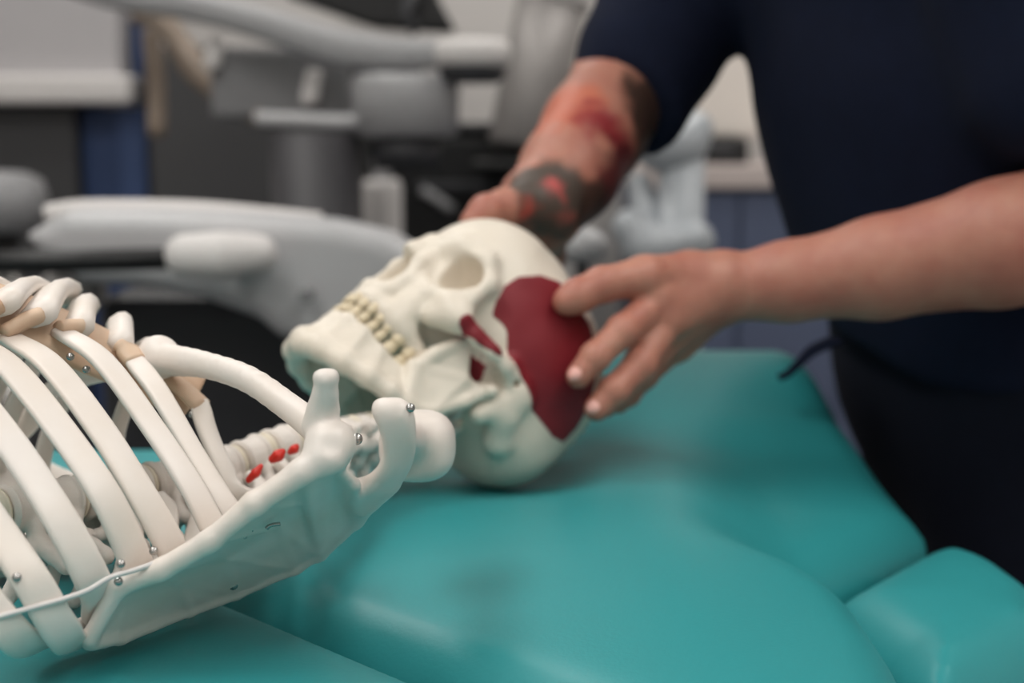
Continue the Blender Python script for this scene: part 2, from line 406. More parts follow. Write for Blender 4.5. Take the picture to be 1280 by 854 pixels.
# ---------------- skull, in its own frame (x right, y front, z up, centimetres)
RS = np.array([[-0.609, -0.438, 0.661], [0.774, -0.147, 0.616], [-0.173, 0.887, 0.429]]); TS = np.array([-0.037, 1.0136, 0.8684])
u_, _, v_ = np.linalg.svd(RS); RS = u_ @ v_
MS = Matrix([[*(RS[i] * .01), (TS - SK)[i]] for i in range(3)] + [[0, 0, 0, 1]])
def both(f):
    for s in (-1, 1): f(s)
F = Field((-8, -10.5, -6), (8, 11.2, 13.2), .16)
F.ell((0, -.7, 4.4), (6.9, 8.3, 7.2)).ell((0, 3.9, 5.1), (5.7, 5.7, 5.7), 2.0)
F.ell((0, -5.1, .9), (5.2, 4.0, 4.0), 1.5)                                                      # back of the head
F.ell((0, 4.6, .6), (4.3, 3.9, 3.4), .8)                                                         # core of the face
F.cone((0, 6.2, -1.6), (0, 6.4, -3.6), 2.5, 2.4, .8)
def half(s):
    F.chain([(s * .9, 9.15, 2.9), (s * 2.7, 8.6, 3.8), (s * 4.4, 7.3, 3.6), (s * 5.15, 6.2, 2.4), (s * 5.2, 6.0, .6)], [.65, .65, .65, .6, .6], .8)   # brow and outer rim
    F.chain([(s * 5.2, 6.0, .6), (s * 4.7, 6.6, -.7), (s * 3.4, 7.5, -.9), (s * 1.9, 8.3, -.4), (s * 1.2, 8.6, 1.2), (s * .9, 9.0, 2.8)], [.6, .65, .6, .55, .5, .5], .5)
    F.cone((s * 5.0, 5.9, .4), (s * 5.0, 5.6, -1.0), .8, .9, .8)
    F.chain([(s * 4.7, 6.4, -.9), (s * 5.5, 5.5, -1.2), (s * 4.1, 6.3, -2.0)], [1.0, .9, .8], .6)                                                   # cheekbone
    F.chain([(s * 5.4, 5.5, -1.1), (s * 6.3, 4.1, -1.1), (s * 6.75, 2.6, -.8), (s * 6.7, 1.2, -.4), (s * 6.1, -.2, 0)], [.75, .6, .5, .45, .6], .4, flat=((1, 0, 0), .6))
    F.chain([(s * 2.4, 7.5, -1.4), (s * 2.3, 7.0, -3.8)], [1.25, 1.2], .7)                                                                          # maxilla
    F.chain([(s * .9, 9.2, 2.2), (s * 1.35, 9.3, .6), (s * 1.9, 8.9, -1.2), (s * 1.6, 8.9, -2.7)], [.5, .5, .55, .65], .4)
    F.cone((s * 5.3, -1.5, -.2), (s * 4.9, -1.0, -3.0), 1.4, .7, .6)                                                                                # mastoid
    F.cone((s * 5.6, .6, .3), (s * 5.6, -.8, .3), .9, .9, .6).chain([(s * 5.0, -2.2, -1.4), (s * 4.0, -3.8, -2.0), (s * 2.0, -5.6, -1.6)], [1.2, 1.0, .7], .6)
    F.cone((s * 4.9, 5.0, 5.2), (s * 5.7, 2.0, 8.0), .4, .4, 1.2)
both(half)
F.chain([(0, 9.5, 3.2), (0, 9.9, 1.7), (0, 10.2, .6)], [.8, .6, .5], .6)                         # nasal bones
F.chain([(-2.95, 4.4, -3.9), (-2.8, 6.2, -3.9), (-2.1, 7.9, -3.9), (-1.1, 8.85, -3.9), (0, 9.1, -3.9), (1.1, 8.85, -3.9), (2.1, 7.9, -3.9), (2.8, 6.2, -3.9), (2.95, 4.4, -3.9)], [.72] * 9, .5)
F.chain([(-1.3, 9.1, -2.9), (0, 9.5, -3.0), (1.3, 9.1, -2.9)], [.6, .6, .6], .4).cone((0, 9.4, -2.8), (0, 10.1, -2.6), .35, .15, .3)                                               # nasal spine
F.ell((0, 10.0, -1.15), (1.65, 3.0, 1.5), .15, 'cut').ell((0, 10.3, .1), (1.0, 2.4, 1.05), .25, 'cut')
def half_cut(s):
    a = math.radians(18) * s
    F.ell((s * 3.7, 6.9, 1.6), (1.65, 2.4, 1.6), .35, 'cut', rot=[(math.cos(a), -math.sin(a), 0), (math.sin(a), math.cos(a), 0), (0, 0, 1)])
    F.ell((s * 6.2, 4.3, .9), (.9, 1.4, 1.5), .6, 'cut')                                          # temporal fossa
    F.cone((s * 7.3, -.5, -.1), (s * 5.2, -.3, -.1), .28, .28, .2, 'cut')                          # ear canal
    F.ell((s * 3.3, 8.9, -1.9), (.5, .5, .6), .5, 'cut')
both(half_cut)
F.ell((0, 2.2, -4.9), (2.0, 3.8, 1.2), .5, 'cut')                                                 # palate
F.chain([(-1.6, -1.9, -3.2), (-1.1, -.9, -3.4)], [.55, .55], .3).chain([(1.6, -1.9, -3.2), (1.1, -.9, -3.4)], [.55, .55], .3)
F.d += .05 * noise3(*np.meshgrid(*F.ax, indexing='ij', sparse=True), .8, 3).astype(np.float32)
SKF = F
skull = link('skull', F.mesh('skull', 1), SKULLM, skel, MS)
skull['label'] = 'cream skull turned to face up and left'

# painted muscle areas: thin skins lying on the left side of the skull, cut to an outline given in (front, up) centimetres
def paint(name, outline, off, xlim, label, parent=skull, field=None, hh=.13):
    P = np.array(outline); f0 = field or SKF
    lo = (xlim[0], P[:, 0].min() - .4, P[:, 1].min() - .4); hi = (xlim[1], P[:, 0].max() + .4, P[:, 1].max() + .4)
    G = Field(lo, hi, hh); gx, gy, gz = np.meshgrid(*G.ax, indexing='ij')
    # trilinear sample of the bone's field
    q = [(g - f0.lo[i]) / f0.h for i, g in enumerate((gx, gy, gz))]; q = [np.clip(v, 0, f0.n[i] - 1.001) for i, v in enumerate(q)]
    b = [v.astype(int) for v in q]; t = [v - bb for v, bb in zip(q, b)]; d = 0
    for i in (0, 1):
        for j in (0, 1):
            for k in (0, 1):
                wgt = (t[0] if i else 1 - t[0]) * (t[1] if j else 1 - t[1]) * (t[2] if k else 1 - t[2])
                d = d + wgt * f0.d[np.minimum(b[0] + i, f0.n[0] - 1), np.minimum(b[1] + j, f0.n[1] - 1), np.minimum(b[2] + k, f0.n[2] - 1)]
    p2 = poly_sdf(G.ax[1][:, None], G.ax[2][None, :], outline)[None]
    edge = np.maximum(gx - (xlim[1] - .2), (xlim[0] + .1) - gx)
    G.d = np.maximum(np.maximum(np.maximum(d - off, -(d + .35)), p2), edge).astype(np.float32)
    o = link(name, G.mesh(name), MUSC, parent); o['label'] = label
    return o

# ---------------- lower jaw, same frame
J = Field((-6.5, -1.5, -11.2), (6.5, 10.6, .2), .13)
up = [(-3.3, 3.6, -6.1), (-3.05, 4.6, -6.3), (-2.75, 6.1, -6.5), (-2.2, 7.7, -6.55), (-1.2, 8.8, -6.55), (0, 9.1, -6.55)]
lw = [(-4.5, 2.7, -7.5), (-4.3, 4.0, -8.0), (-3.8, 5.6, -8.6), (-2.9, 7.2, -9.2), (-1.6, 8.5, -9.5), (0, 9.0, -9.6)]
def jaw(s):
    m = lambda p: (p[0] * s, p[1], p[2])
    for i in range(5): J.quad(m(up[i]), m(up[i + 1]), m(lw[i + 1]), m(lw[i]), .5, .3)
    J.chain([m(p) for p in lw], [.5, .6, .65, .75, .85, .9], .4).chain([m(p) for p in up], [.5, .55, .55, .5, .5, .5], .3)
    g = (-4.75, 1.3, -6.4); g2 = (-4.6, 2.0, -7.1)
    cor = (-4.8, 3.8, -1.0); con = (-5.3, .15, -2.0); notch = (-5.0, 1.7, -2.9); fr = (-3.9, 4.2, -5.2)
    J.quad(m(fr), m(notch), m(g), m(g2), .42, .4).quad(m(fr), m(g2), m(lw[0]), m(up[0]), .45, .4).quad(m(cor), m(notch), m(fr), m((-4.35, 4.3, -3.4)), .36, .3)
    J.tri(m(notch), m(con), m(g), .3, .3).tri(m(up[0]), m(lw[0]), m(lw[1]), .4, .3)
    J.chain([m(con), m((-5.1, .5, -3.8)), m(g), m(g2), m(lw[0])], [.5, .42, .45, .45, .5], .4)
    J.chain([m(cor), m((-4.35, 4.2, -3.6)), m(up[0])], [.35, .45, .5], .3)
    J.cone(m((-4.6, .1, -1.9)), m((-5.9, .15, -1.9)), .5, .5, .3)
both(lambda s: jaw(-s))
J.cone((0, 9.2, -9.3), (0, 9.0, -8.3), .8, .5, .6)
J.d += .03 * noise3(*np.meshgrid(*J.ax, indexing='ij', sparse=True), 1.2, 5).astype(np.float32)
mandible = link('mandible', J.mesh('mandible'), SKULLM, skel, MS)
mandible['label'] = 'cream lower jaw with chin pointing left'

# ---------------- teeth
def tooth_mesh(name, wx, wy, hz, point):
    bm = bmesh.new(); bmesh.ops.create_cube(bm, size=1)
    bmesh.ops.subdivide_edges(bm, edges=bm.edges[:], cuts=2, use_grid_fill=True)
    for v in bm.verts:
        c = v.co; t = c.z + .5                                              # 0 at the biting edge
        r = 1 - .30 * abs(c.x * 2) ** 2 * abs(c.y * 2) ** 2
        taper = .80 + .2 * math.sin(math.pi * min(1, .25 + .75 * (1 - t))) 
        c.x *= wx * r * taper; c.y *= wy * r * taper * (1 - point * (1 - t)); c.z *= hz
    me = bm_mesh(name, bm, True); return me
TM = [tooth_mesh('tooth', .74, .5, .95, .45), tooth_mesh('tooth', .68, .75, .92, .3), tooth_mesh('tooth', .95, .95, .85, .05)]
def arch(t, z, sc=1):                                                       # t: -1..1 along the tooth row
    P = catmull([(-2.95, 4.2), (-2.85, 5.6), (-2.35, 7.3), (-1.2, 8.85), (0, 9.25), (1.2, 8.85), (2.35, 7.3), (2.85, 5.6), (2.95, 4.2)], 12) * sc
    s = np.r_[0, np.cumsum(np.linalg.norm(np.diff(P, axis=0), axis=1))]; q = (t + 1) / 2 * s[-1]
    p = np.array([np.interp(q, s, P[:, 0]), np.interp(q, s, P[:, 1])]); q2 = min(q + .1, s[-1]); q1 = max(q - .1, 0)
    tg = np.array([np.interp(q2, s, P[:, 0]) - np.interp(q1, s, P[:, 0]), np.interp(q2, s, P[:, 1]) - np.interp(q1, s, P[:, 1])])
    return (p[0], p[1], z), math.atan2(tg[1], tg[0])
kinds = [2, 2, 1, 1, 1, 0, 0]; wid = [.92, .95, .68, .68, .7, .62, .78]
for parent, zz, flip, sc in ((skull, -4.72, 0, 1.045), (mandible, -5.62, 1, 1.03)):
    tot = sum(wid)
    for s in (-1, 1):
        acc = 0
        for k, wd in zip(kinds, wid):
            c = (acc + wd / 2) / tot; acc += wd
            p, a = arch(s * (1 - c), zz, sc)
            o = link('tooth', TM[k], TOOTH, parent)
            o.matrix_local = Matrix.Translation(p) @ Matrix.Rotation(a, 4, 'Z') @ Matrix.Rotation(math.pi if flip else 0, 4, 'Y')

# ---------------- spine frame
B_ = np.array([.62, .78, .02]); B_ /= np.linalg.norm(B_)                     # towards the head
T3 = np.array([-.173, .80, .858]); ST = np.array([-.195, .79, .922])
ANT = ST - T3 + .03 * B_; ANT -= B_ * (ANT @ B_); ANT = .45 * ANT / np.linalg.norm(ANT) + .55 * np.array([-.1, .12, 1]); ANT -= B_ * (ANT @ B_); ANT /= np.linalg.norm(ANT)
RT = np.cross(ANT, B_)                                                       # skeleton's right?  checked below
if RT[1] < 0: RT = -RT
spine_pts = [(-.0516, .996, .846), (-.088, .935, .852), (-.122, .872, .858), (-.145, .835, .858), (-.173, .80, .853), (-.215, .742, .856), (-.262, .682, .860), (-.33, .60, .866), (-.42, .50, .876)]
SP = catmull(spine_pts, 20); SS = np.r_[0, np.cumsum(np.linalg.norm(np.diff(SP, axis=0), axis=1))]
def spine(q):
    p = np.array([np.interp(q, SS, SP[:, i]) for i in range(3)]); p2 = np.array([np.interp(q + .01, SS, SP[:, i]) for i in range(3)]); p1 = np.array([np.interp(max(q - .01, 0), SS, SP[:, i]) for i in range(3)])
    t = (p1 - p2); return p, t / np.linalg.norm(t)
def vertebra_mesh(cerv):
    V = Field((-4.2, -6.2, -2.8), (4.2, 2.4, 2.2), .11)
    if cerv:
        V.ell((0, .3, 0), (.95, .7, .8)).cone((-.8, .35, .62), (.8, .35, .62), .3, .3, .15).cone((-.8, .35, -.62), (.8, .35, -.62), .3, .3, .15)
        for s in (-1, 1):
            V.chain([(s * .9, -.3, 0), (s * 1.5, -.9, 0), (s * .9, -1.9, -.1), (0, -2.4, -.2)], [.42, .5, .4, .4], .25)
            V.chain([(s * .8, .2, 0), (s * 1.8, .35, .05), (s * 2.6, .35, -.25)], [.35, .3, .34], .15).chain([(s * .9, -.3, .1), (s * 1.7, -.1, .1), (s * 2.5, .1, -.3)], [.3, .26, .3], .1).cone((s * 1.55, -.9, .5), (s * 1.55, -.9, -.5), .5, .5, .25)
            V.cone((0, -2.3, -.2), (s * .35, -3.6, -.6), .38, .3, .2)
    else:
        V.cone((0, .2, .7), (0, .2, -.7), 1.22, 1.22).ell((0, .2, .72), (1.52, 1.36, .26), .12).ell((0, .2, -.72), (1.52, 1.36, .26), .12)
        V.fn(V.lo, V.lo + 9, lambda x, y, z: np.where((y > -1.2) & (np.abs(z) > .97) & (x * x + (y - .2) ** 2 < 3.2), -1., 1.) + 0 * x, 0, 'cut')
        for s in (-1, 1):
            V.chain([(s * .9, -.7, .3), (s * 1.1, -1.7, .2), (s * .7, -2.4, 0), (0, -2.8, -.2)], [.45, .5, .42, .45], .3)
            V.chain([(s * 1.1, -1.7, .2), (s * 2.3, -2.2, .3), (s * 3.2, -2.7, .4)], [.5, .42, .5], .3).cone((s * 1.15, -1.8, .9), (s * 1.15, -1.9, -.8), .45, .42, .25)
        V.chain([(0, -2.6, -.1), (0, -4.0, -.9), (0, -5.3, -1.9)], [.5, .4, .42], .3, flat=((1, 0, 0), .65))
    return V.mesh('vertebra')
VM = {True: vertebra_mesh(True), False: vertebra_mesh(False)}
bm = bmesh.new(); bmesh.ops.create_cone(bm, cap_ends=True, segments=18, radius1=1.4, radius2=1.4, depth=.42); bmesh.ops.bevel(bm, geom=[e for e in bm.edges if len(e.link_faces) == 2 and abs(e.verts[0].co.z - e.verts[1].co.z) < .01], offset=.12, segments=2, affect='EDGES'); DM = bm_mesh('disc', bm, True)
levels = [.012 + .0205 * i for i in range(7)] + [.012 + .0205 * 6 + .0225 * (i + 1) for i in range(10)]
VERT = []
for i, q in enumerate(levels):
    p, t = spine(q); cerv = i < 7
    a = ANT - t * (ANT @ t); a /= np.linalg.norm(a); r = np.cross(a, t)
    M = np.stack([r, a, t], 1); sc = .01 * (1.0 if cerv else .88 + .012 * (i - 7))
    o = link('vertebra', VM[cerv], BONE, skel); o.matrix_local = Matrix([[*(M[j] * sc), (p - SK)[j]] for j in range(3)] + [[0, 0, 0, 1]]); VERT.append((p, M))
    qd = q + (.0103 if cerv else .0113); pd, td = spine(qd)
    o = link('disc', DM, DISC, skel); k = sc * (.60 if cerv else .86)
    o.matrix_local = Matrix([[*(M[j] * k), (pd + a * .002 - SK)[j]] for j in range(3)] + [[0, 0, 0, 1]])
    if not cerv: o['label'] = 'pale disc'
# red artery stubs on the near side of the neck
for (u, v, u2, v2, d, r) in ((311, 600, 326, 583, .79, .0026), (341, 574, 353, 565, .80, .0034), (363, 565, 371, 558, .815, .0026)):
    V = Field(sk(u, v, d) - .03, sk(u, v, d) + .03, .0008); V.chain([sk(u, v, d), sk((u + u2) / 2 + 1, (v + v2) / 2, d - .001), sk(u2, v2, d)], [r * .75, r, r * .6], .001)
    link('nerve_root', V.mesh('nerve_root'), REDN, skel)['label'] = 'red painted nerve stub'
# ---------------- ribs (left ones from where they are seen, right ones mirrored through the middle plane)
AX0 = np.array([-.165, .76, .875]); AXD = B_
def outward(p):
    q = np.asarray(p) + SK - AX0; q = q - AXD * (q @ AXD); return q / (np.linalg.norm(q) + 1e-9)
MID = T3.copy(); NRM = np.cross(B_, (ST + .004 * np.array([0, 0, 1])) - T3); NRM /= np.linalg.norm(NRM)
def mirror(p): p = np.asarray(p) + SK; return p - 2 * ((p - MID) @ NRM) * NRM - SK
RIB = {
 1: [(249, 502, .775), (259, 538, .768), (280, 585, .760), (303, 620, .765)],
 2: [(164, 446, .765), (198, 490, .742), (243, 567, .722), (288, 640, .715), (300, 655, .73)],
 3: [(75, 414, .738), (128, 450, .715), (190, 533, .695), (238, 606, .685), (268, 662, .690), (285, 680, .71)],
 4: [(10, 421, .712), (62, 455, .694), (125, 535, .674), (178, 620, .664), (213, 682, .672), (220, 700, .705)],
 5: [(-50, 418, .695), (8, 455, .682), (78, 540, .662), (135, 625, .650), (172, 708, .662), (178, 726, .705)],
 6: [(-100, 430, .675), (-45, 480, .662), (25, 570, .645), (82, 660, .635), (120, 735, .645), (130, 770, .69)],
 7: [(-130, 500, .655), (-75, 560, .642), (-8, 655, .628), (42, 730, .622), (78, 790, .634), (100, 800, .66)],
 8: [(-150, 590, .635), (-90, 660, .622), (-35, 730, .614), (8, 785, .617), (36, 806, .635), (62, 800, .665)],
}
RW = {1: .0056, 2: .0060, 3: .0066, 4: .0076, 5: .0080, 6: .0083, 7: .0084, 8: .0082}
ribs_left = {}
RTIP = {1: (182, 436, .82), 2: (150, 408, .83), 3: (108, 386, .83), 4: (84, 368, .83), 5: (52, 372, .82), 6: (10, 380, .80), 7: (-30, 400, .78), 8: (-60, 440, .76)}
for k, pts in RIB.items():
    vp, vM = VERT[6 + k]
    side = -vM[:, 0] if (vM[:, 0] @ np.array([.7, -.7, 0])) < 0 else vM[:, 0]
    P = [sk(*p) for p in pts]
    tip = vp - SK + side * .026 - vM[:, 1] * .016 + vM[:, 2] * .004; head = vp - SK + side * .014 - vM[:, 1] * .004 + vM[:, 2] * .008
    last = P[-1]; mid = .5 * (last + tip) - vM[:, 1] * .012 + side * .012
    mid[2] = max(mid[2], .022)
    C = catmull(P + [mid, tip, head], 7); n = len(C)
    wv = np.interp(np.linspace(0, 1, n), [0, .06, .5, .8, 1], [.85, 1, 1, .75, .5]) * RW[k]; tv = np.interp(np.linspace(0, 1, n), [0, .5, 1], [.0024, .0028, .0040])
    sweep_obj('rib', C, wv, BONE, skel, T=tv, outward=outward, seg=16, power=3.4); ribs_left[k] = C
    Cm = np.array([mirror(p) for p in C])
    if k in RTIP: Cm = Cm + np.outer(np.linspace(1, 0, len(Cm)) ** 1.5, sk(*RTIP[k]) - Cm[0])
    Cm[:, 2] = np.maximum(Cm[:, 2], .018)
    sweep_obj('rib', Cm, wv, BONE, skel, T=tv, outward=outward, seg=10, power=2.6)
# breastbone and rib cartilages
stern = [sk(240, 500, .795), sk(215, 482, .79), sk(170, 462, .78), sk(110, 434, .76), sk(40, 404, .735), sk(-50, 372, .705), sk(-105, 362, .69)]
C = catmull(stern, 6); n = len(C)
sweep_obj('sternum', C, np.interp(np.linspace(0, 1, n), [0, .15, .3, .5, .9, 1], [.017, .020, .015, .018, .018, .008]), CART, skel, T=.005, outward=lambda p: ANT * .7 + np.array([.35, -.75, .1]), seg=14, power=2.6)
CA = {1: [(203, 470, .785), (226, 484, .78), (252, 508, .775)], 2: [(150, 432, .768), (158, 438, .767), (170, 452, .763)], 3: [(98, 410, .745), (86, 410, .741), (72, 412, .737)],
      4: [(48, 395, .722), (30, 402, .717), (4, 418, .711)], 5: [(0, 382, .705), (-25, 396, .70), (-55, 420, .694)], 6: [(-50, 374, .69), (-75, 396, .684), (-105, 432, .674)]}
for k, pts in CA.items():
    C = catmull([sk(*p) for p in pts], 6); o = sweep_obj('costal_cartilage', C, [RW[k] * 1.15] * len(C), CART, skel, T=.0042, outward=outward, seg=10, power=2.4)
    a = C[0]; b = sk(*RTIP[k]); C = np.array([a + (b - a) * t + np.array([0, 0, .006 * math.sin(math.pi * t)]) for t in np.linspace(0, 1, 8)]); sweep_obj('costal_cartilage', C, [RW[k] * 1.3] * len(C), BONE, skel, T=.006, outward=outward, seg=10, power=2.4)
# ---------------- clavicles
cl = [sk(196, 446, .778), sk(210, 450, .770), (sk(255, 456, .752)), sk(310, 474, .732), sk(360, 508, .715), sk(388, 530, .703), sk(408, 548, .692), sk(424, 556, .685)]
C = catmull(cl, 8); n = len(C); wv = np.interp(np.linspace(0, 1, n), [0, .05, .14, .3, .6, .8, 1], [.009, .0115, .0085, .0066, .0066, .007, .007])
for mm in (0, 1):
    V = Field(np.array([mirror(c) if mm else c for c in C]).min(0) - .02, np.array([mirror(c) if mm else c for c in C]).max(0) + .02, .0016)
    D = [mirror(c) if mm else c for c in C]; V.chain(D[::2], list(wv[::2]), .002)
    if not mm: V.ell(sk(196, 446, .776), (.010, .010, .011), .004)
    link('clavicle', V.mesh('clavicle'), BONE, skel)

# ---------------- left shoulder blade
L_ = [(112, 798, .655), (148, 733, .650), (200, 713, .648), (262, 676, .645), (318, 630, .644), (378, 590, .646), (408, 570, .650)]
E_ = [(113, 803, .660), (150, 797, .680), (236, 764, .720), (294, 741, .744), (368, 709, .753), (399, 692, .752), (443, 650, .735)]
Lp = [sk(*p) for p in L_]; Ep = [sk(*p) for p in E_]
allp = np.array(Lp + Ep + [sk(522, 560, .66), sk(408, 462, .65), sk(517, 500, .70)])
G = Field(allp.min(0) - .022, allp.max(0) + .022, .0014)
n = 6
for i in range(6):
    a, b, c, d = Lp[i], Lp[i + 1], Ep[i + 1], Ep[i]
    ma, mb = .55 * a + .45 * d, .55 * b + .45 * c                           # a shallow hollow along the middle
    sag = np.array([0, .35, .5]) * .010 * (0 if i == 0 else 1); sag2 = np.array([0, .35, .5]) * .010
    G.quad(a, b, mb + sag2, ma + sag, .0022, .002).quad(ma + sag, mb + sag2, c, d, .0022, .002)
nb = sk(443, 606, .672)
G.quad(Lp[6], nb, Ep[6], Ep[5], .0026, .003).tri(Lp[6], Lp[5], Ep[5], .0024, .003)
G.chain(Lp, [.004, .005, .0052, .0052, .0055, .0062, .0075], .003)
G.chain(Ep, [.004, .0035, .0032, .0035, .0035, .0035, .0045], .003)
# spine root and acromion
AI = [(440, 612, .690), (466, 604, .688), (488, 579, .680), (489, 546, .672), (482, 520, .668), (476, 508, .670)]
AO = [(455, 636, .712), (488, 605, .696), (503, 579, .684), (508, 552, .674), (505, 523, .668), (497, 509, .668)]
ai = list(catmull([sk(u, v, d) for u, v, d in AI], 4)); ao = list(catmull([sk(u, v, d) for u, v, d in AO], 4))
for i in range(len(ai) - 1): G.quad(ai[i], ai[i + 1], ao[i + 1], ao[i], .0034, .003)
G.quad(Ep[6], nb, ai[0], ao[0], .003, .003).tri(Ep[6], ao[0], ao[4], .003, .003).cone(Ep[6], ao[4], .004, .0045, .003)
# neck, socket and coracoid
G.cone(Lp[6], sk(412, 556, .655), .0085, .010, .006)
G.ell(sk(411, 556, .652), (.0115, .0085, .0095), .004).ell(sk(428, 556, .657), (.0055, .006, .0105), .004)
G.ell(sk(418, 549, .640), (.007, .0035, .007), .003, 'cut')
G.chain([sk(398, 532, .662), sk(404, 512, .658), sk(407, 492, .652), sk(408, 476, .648)], [.0080, .0068, .0055, .0053], .004)
G.ell(sk(402, 472, .648), (.0045, .005, .004), .002).ell(sk(414, 471, .648), (.004, .005, .004), .002)
gx, gy, gz = np.meshgrid(*G.ax, indexing='ij', sparse=True)
G.d += (.00045 * noise3(gx, gy, gz, 110, 11) + .00025 * noise3(gx, gy, gz, 300, 12)).astype(np.float32)
scap = link('scapula', G.mesh('scapula', 3), BONE, skel); 
rs = np.array([[*v.co] for v in scap.data.vertices]); rsm = np.array([mirror(p) for p in rs]); rsm[:, 2] += max(0, .003 - rsm[:, 2].min())
link('scapula', mesh_np('scapula', rsm, np.array([list(p.vertices)[::-1] for p in scap.data.polygons])), BONE, skel)
scap['label'] = 'near shoulder blade, sharpest bone in view'
# humerus head behind the acromion
G = Field(sk(520, 557, .765) - [.06, .11, .06], sk(520, 557, .765) + .06, .0018)
def block(x, y, z):
    c = sk(522, 557, .765); q = [np.abs(x - c[0]) , np.abs(y - c[1]), np.abs(z - c[2])]
    return ((q[0] / .0205) ** 2.6 + (q[1] / .024) ** 2.6 + (q[2] / .0185) ** 2.6) ** (1 / 2.6) * .018 - .018
G.fn(sk(520, 557, .765) - .06, sk(520, 557, .765) + .06, block)
G.cone(sk(512, 552, .755), sk(500, 548, .682), .012, .006, .006)
hh = link('humerus_head', G.mesh('humerus_head'), BONE, skel); hh['label'] = 'smooth rounded bone end behind the shoulder blade'

# screws, wires and the cord tying the ribs
def screw_mesh():
    bm = bmesh.new(); bmesh.ops.create_uvsphere(bm, u_segments=14, v_segments=8, radius=1)
    for v in bm.verts: v.co.z *= .55
    r = bmesh.ops.create_cube(bm, size=1, matrix=Matrix.Translation((0, 0, .5)) @ Matrix.Diagonal((1.7, .22, .25, 1)))
    return bm_mesh('screw', bm, True)
SCM = screw_mesh()
def screw(p, n, r, parent=skel):
    o = link('screw', SCM, STEEL, parent); o.location = tuple(p); o.rotation_mode = 'QUATERNION'; o.rotation_quaternion = Vector(n).to_track_quat('Z', 'Y'); o.scale = (r, r, r)
nrm = (.1, -.9, .3)
for (u, v, d, r, par) in ((291, 731, .7295, .0028, scap), (513, 510, .664, .0022, scap), (446, 549, .70, .003, skel)): screw(sk(u, v, d), nrm, r, par)
for (u, v, d) in ((21, 722, .615), (151, 705, .640), (192, 689, .655), (240, 682, .666), (148, 727, .641), (88, 446, .722), (108, 462, .722), (240, 518, .772)): screw(sk(u, v, d), nrm, .0021)
for pts in (((306, 673), (307, 667), (311, 663), (316, 662)), ((333, 661), (336, 658), (342, 656), (350, 655))):
    sweep_obj('wire_loop', catmull([sk(u, v, .6705 if u < 320 else .672) for u, v in pts], 4), .0010, STEEL, scap, seg=8)
C = catmull([sk(*p) for p in ((-40, 784, .612), (0, 771, .612), (40, 760, .618), (76, 750, .625), (110, 738, .632), (138, 722, .637), (168, 713, .642), (205, 700, .648), (235, 687, .655), (262, 667, .664), (290, 648, .672), (312, 634, .68))], 5)
sweep_obj('rib_cord', C, .0013, CORD, skel, seg=8)

# painted areas on the skull and jaw
paint('muscle_patch', [(4.2, 1.5), (5.0, 2.3), (5.5, 3.3), (5.5, 4.6), (4.7, 6.2), (3.5, 7.4), (1.4, 7.9), (-.5, 8.4), (-2.2, 7.7), (-4.2, 6.4), (-5.6, 5.2), (-6.7, 3.8), (-6.9, 2.2), (-5.7, 1.2), (-4.0, .75), (-2.2, .35), (0, .3), (1.2, .45), (2.0, 1.1), (2.8, 1.6), (3.3, 1.7)], .05, (-8, -3.2), 'large dark red painted muscle area on the temple')
paint('muscle_patch', [(5.9, -1.3), (5.6, -.9), (5.0, -.7), (4.2, -.6), (3.2, -.45), (2.4, -.35), (1.9, -.4), (2.4, -.95), (3.5, -1.5), (4.8, -1.9), (5.5, -1.95), (5.85, -1.7)], .06, (-8, -4.4), 'dark red crescent painted along the cheekbone')
paint('muscle_patch', [(3.0, -.9), (1.4, -.5), (.5, -1.2), (.9, -3.2), (2.2, -3.5), (3.0, -2.4)], .05, (-5.9, -2), 'dark red painted muscle area seen through the gap behind the jaw')

# ================================================================== person
PERSON = np.array([.48, 1.2, 0.0])
def pp(u, v, d): return at(u, v, d) - PERSON
TATTOO = [(712, 150, 1.21, .034, srgb(196, 104, 76)), (692, 248, 1.14, .036, srgb(62, 62, 56)), (738, 178, 1.205, .031, srgb(140, 30, 42)),
          (692, 232, 1.135, .009, srgb(200, 78, 74)), (672, 258, 1.12, .009, srgb(196, 84, 72)), (712, 270, 1.14, .008, srgb(150, 80, 72)),
          (762, 225, 1.20, .034, srgb(92, 32, 38)), (795, 160, 1.25, .046, srgb(52, 42, 36)), (745, 262, 1.17, .024, srgb(60, 44, 38)), (706, 173, 1.195, .007, srgb(130, 128, 108)), (742, 128, 1.26, .020, srgb(74, 58, 46)), (722, 112, 1.27, .018, srgb(150, 120, 100))]
SKIN = skin_material()
person = empty('person', PERSON, 'person in navy scrubs with tattooed forearm, holding the skull with both hands', 'person')

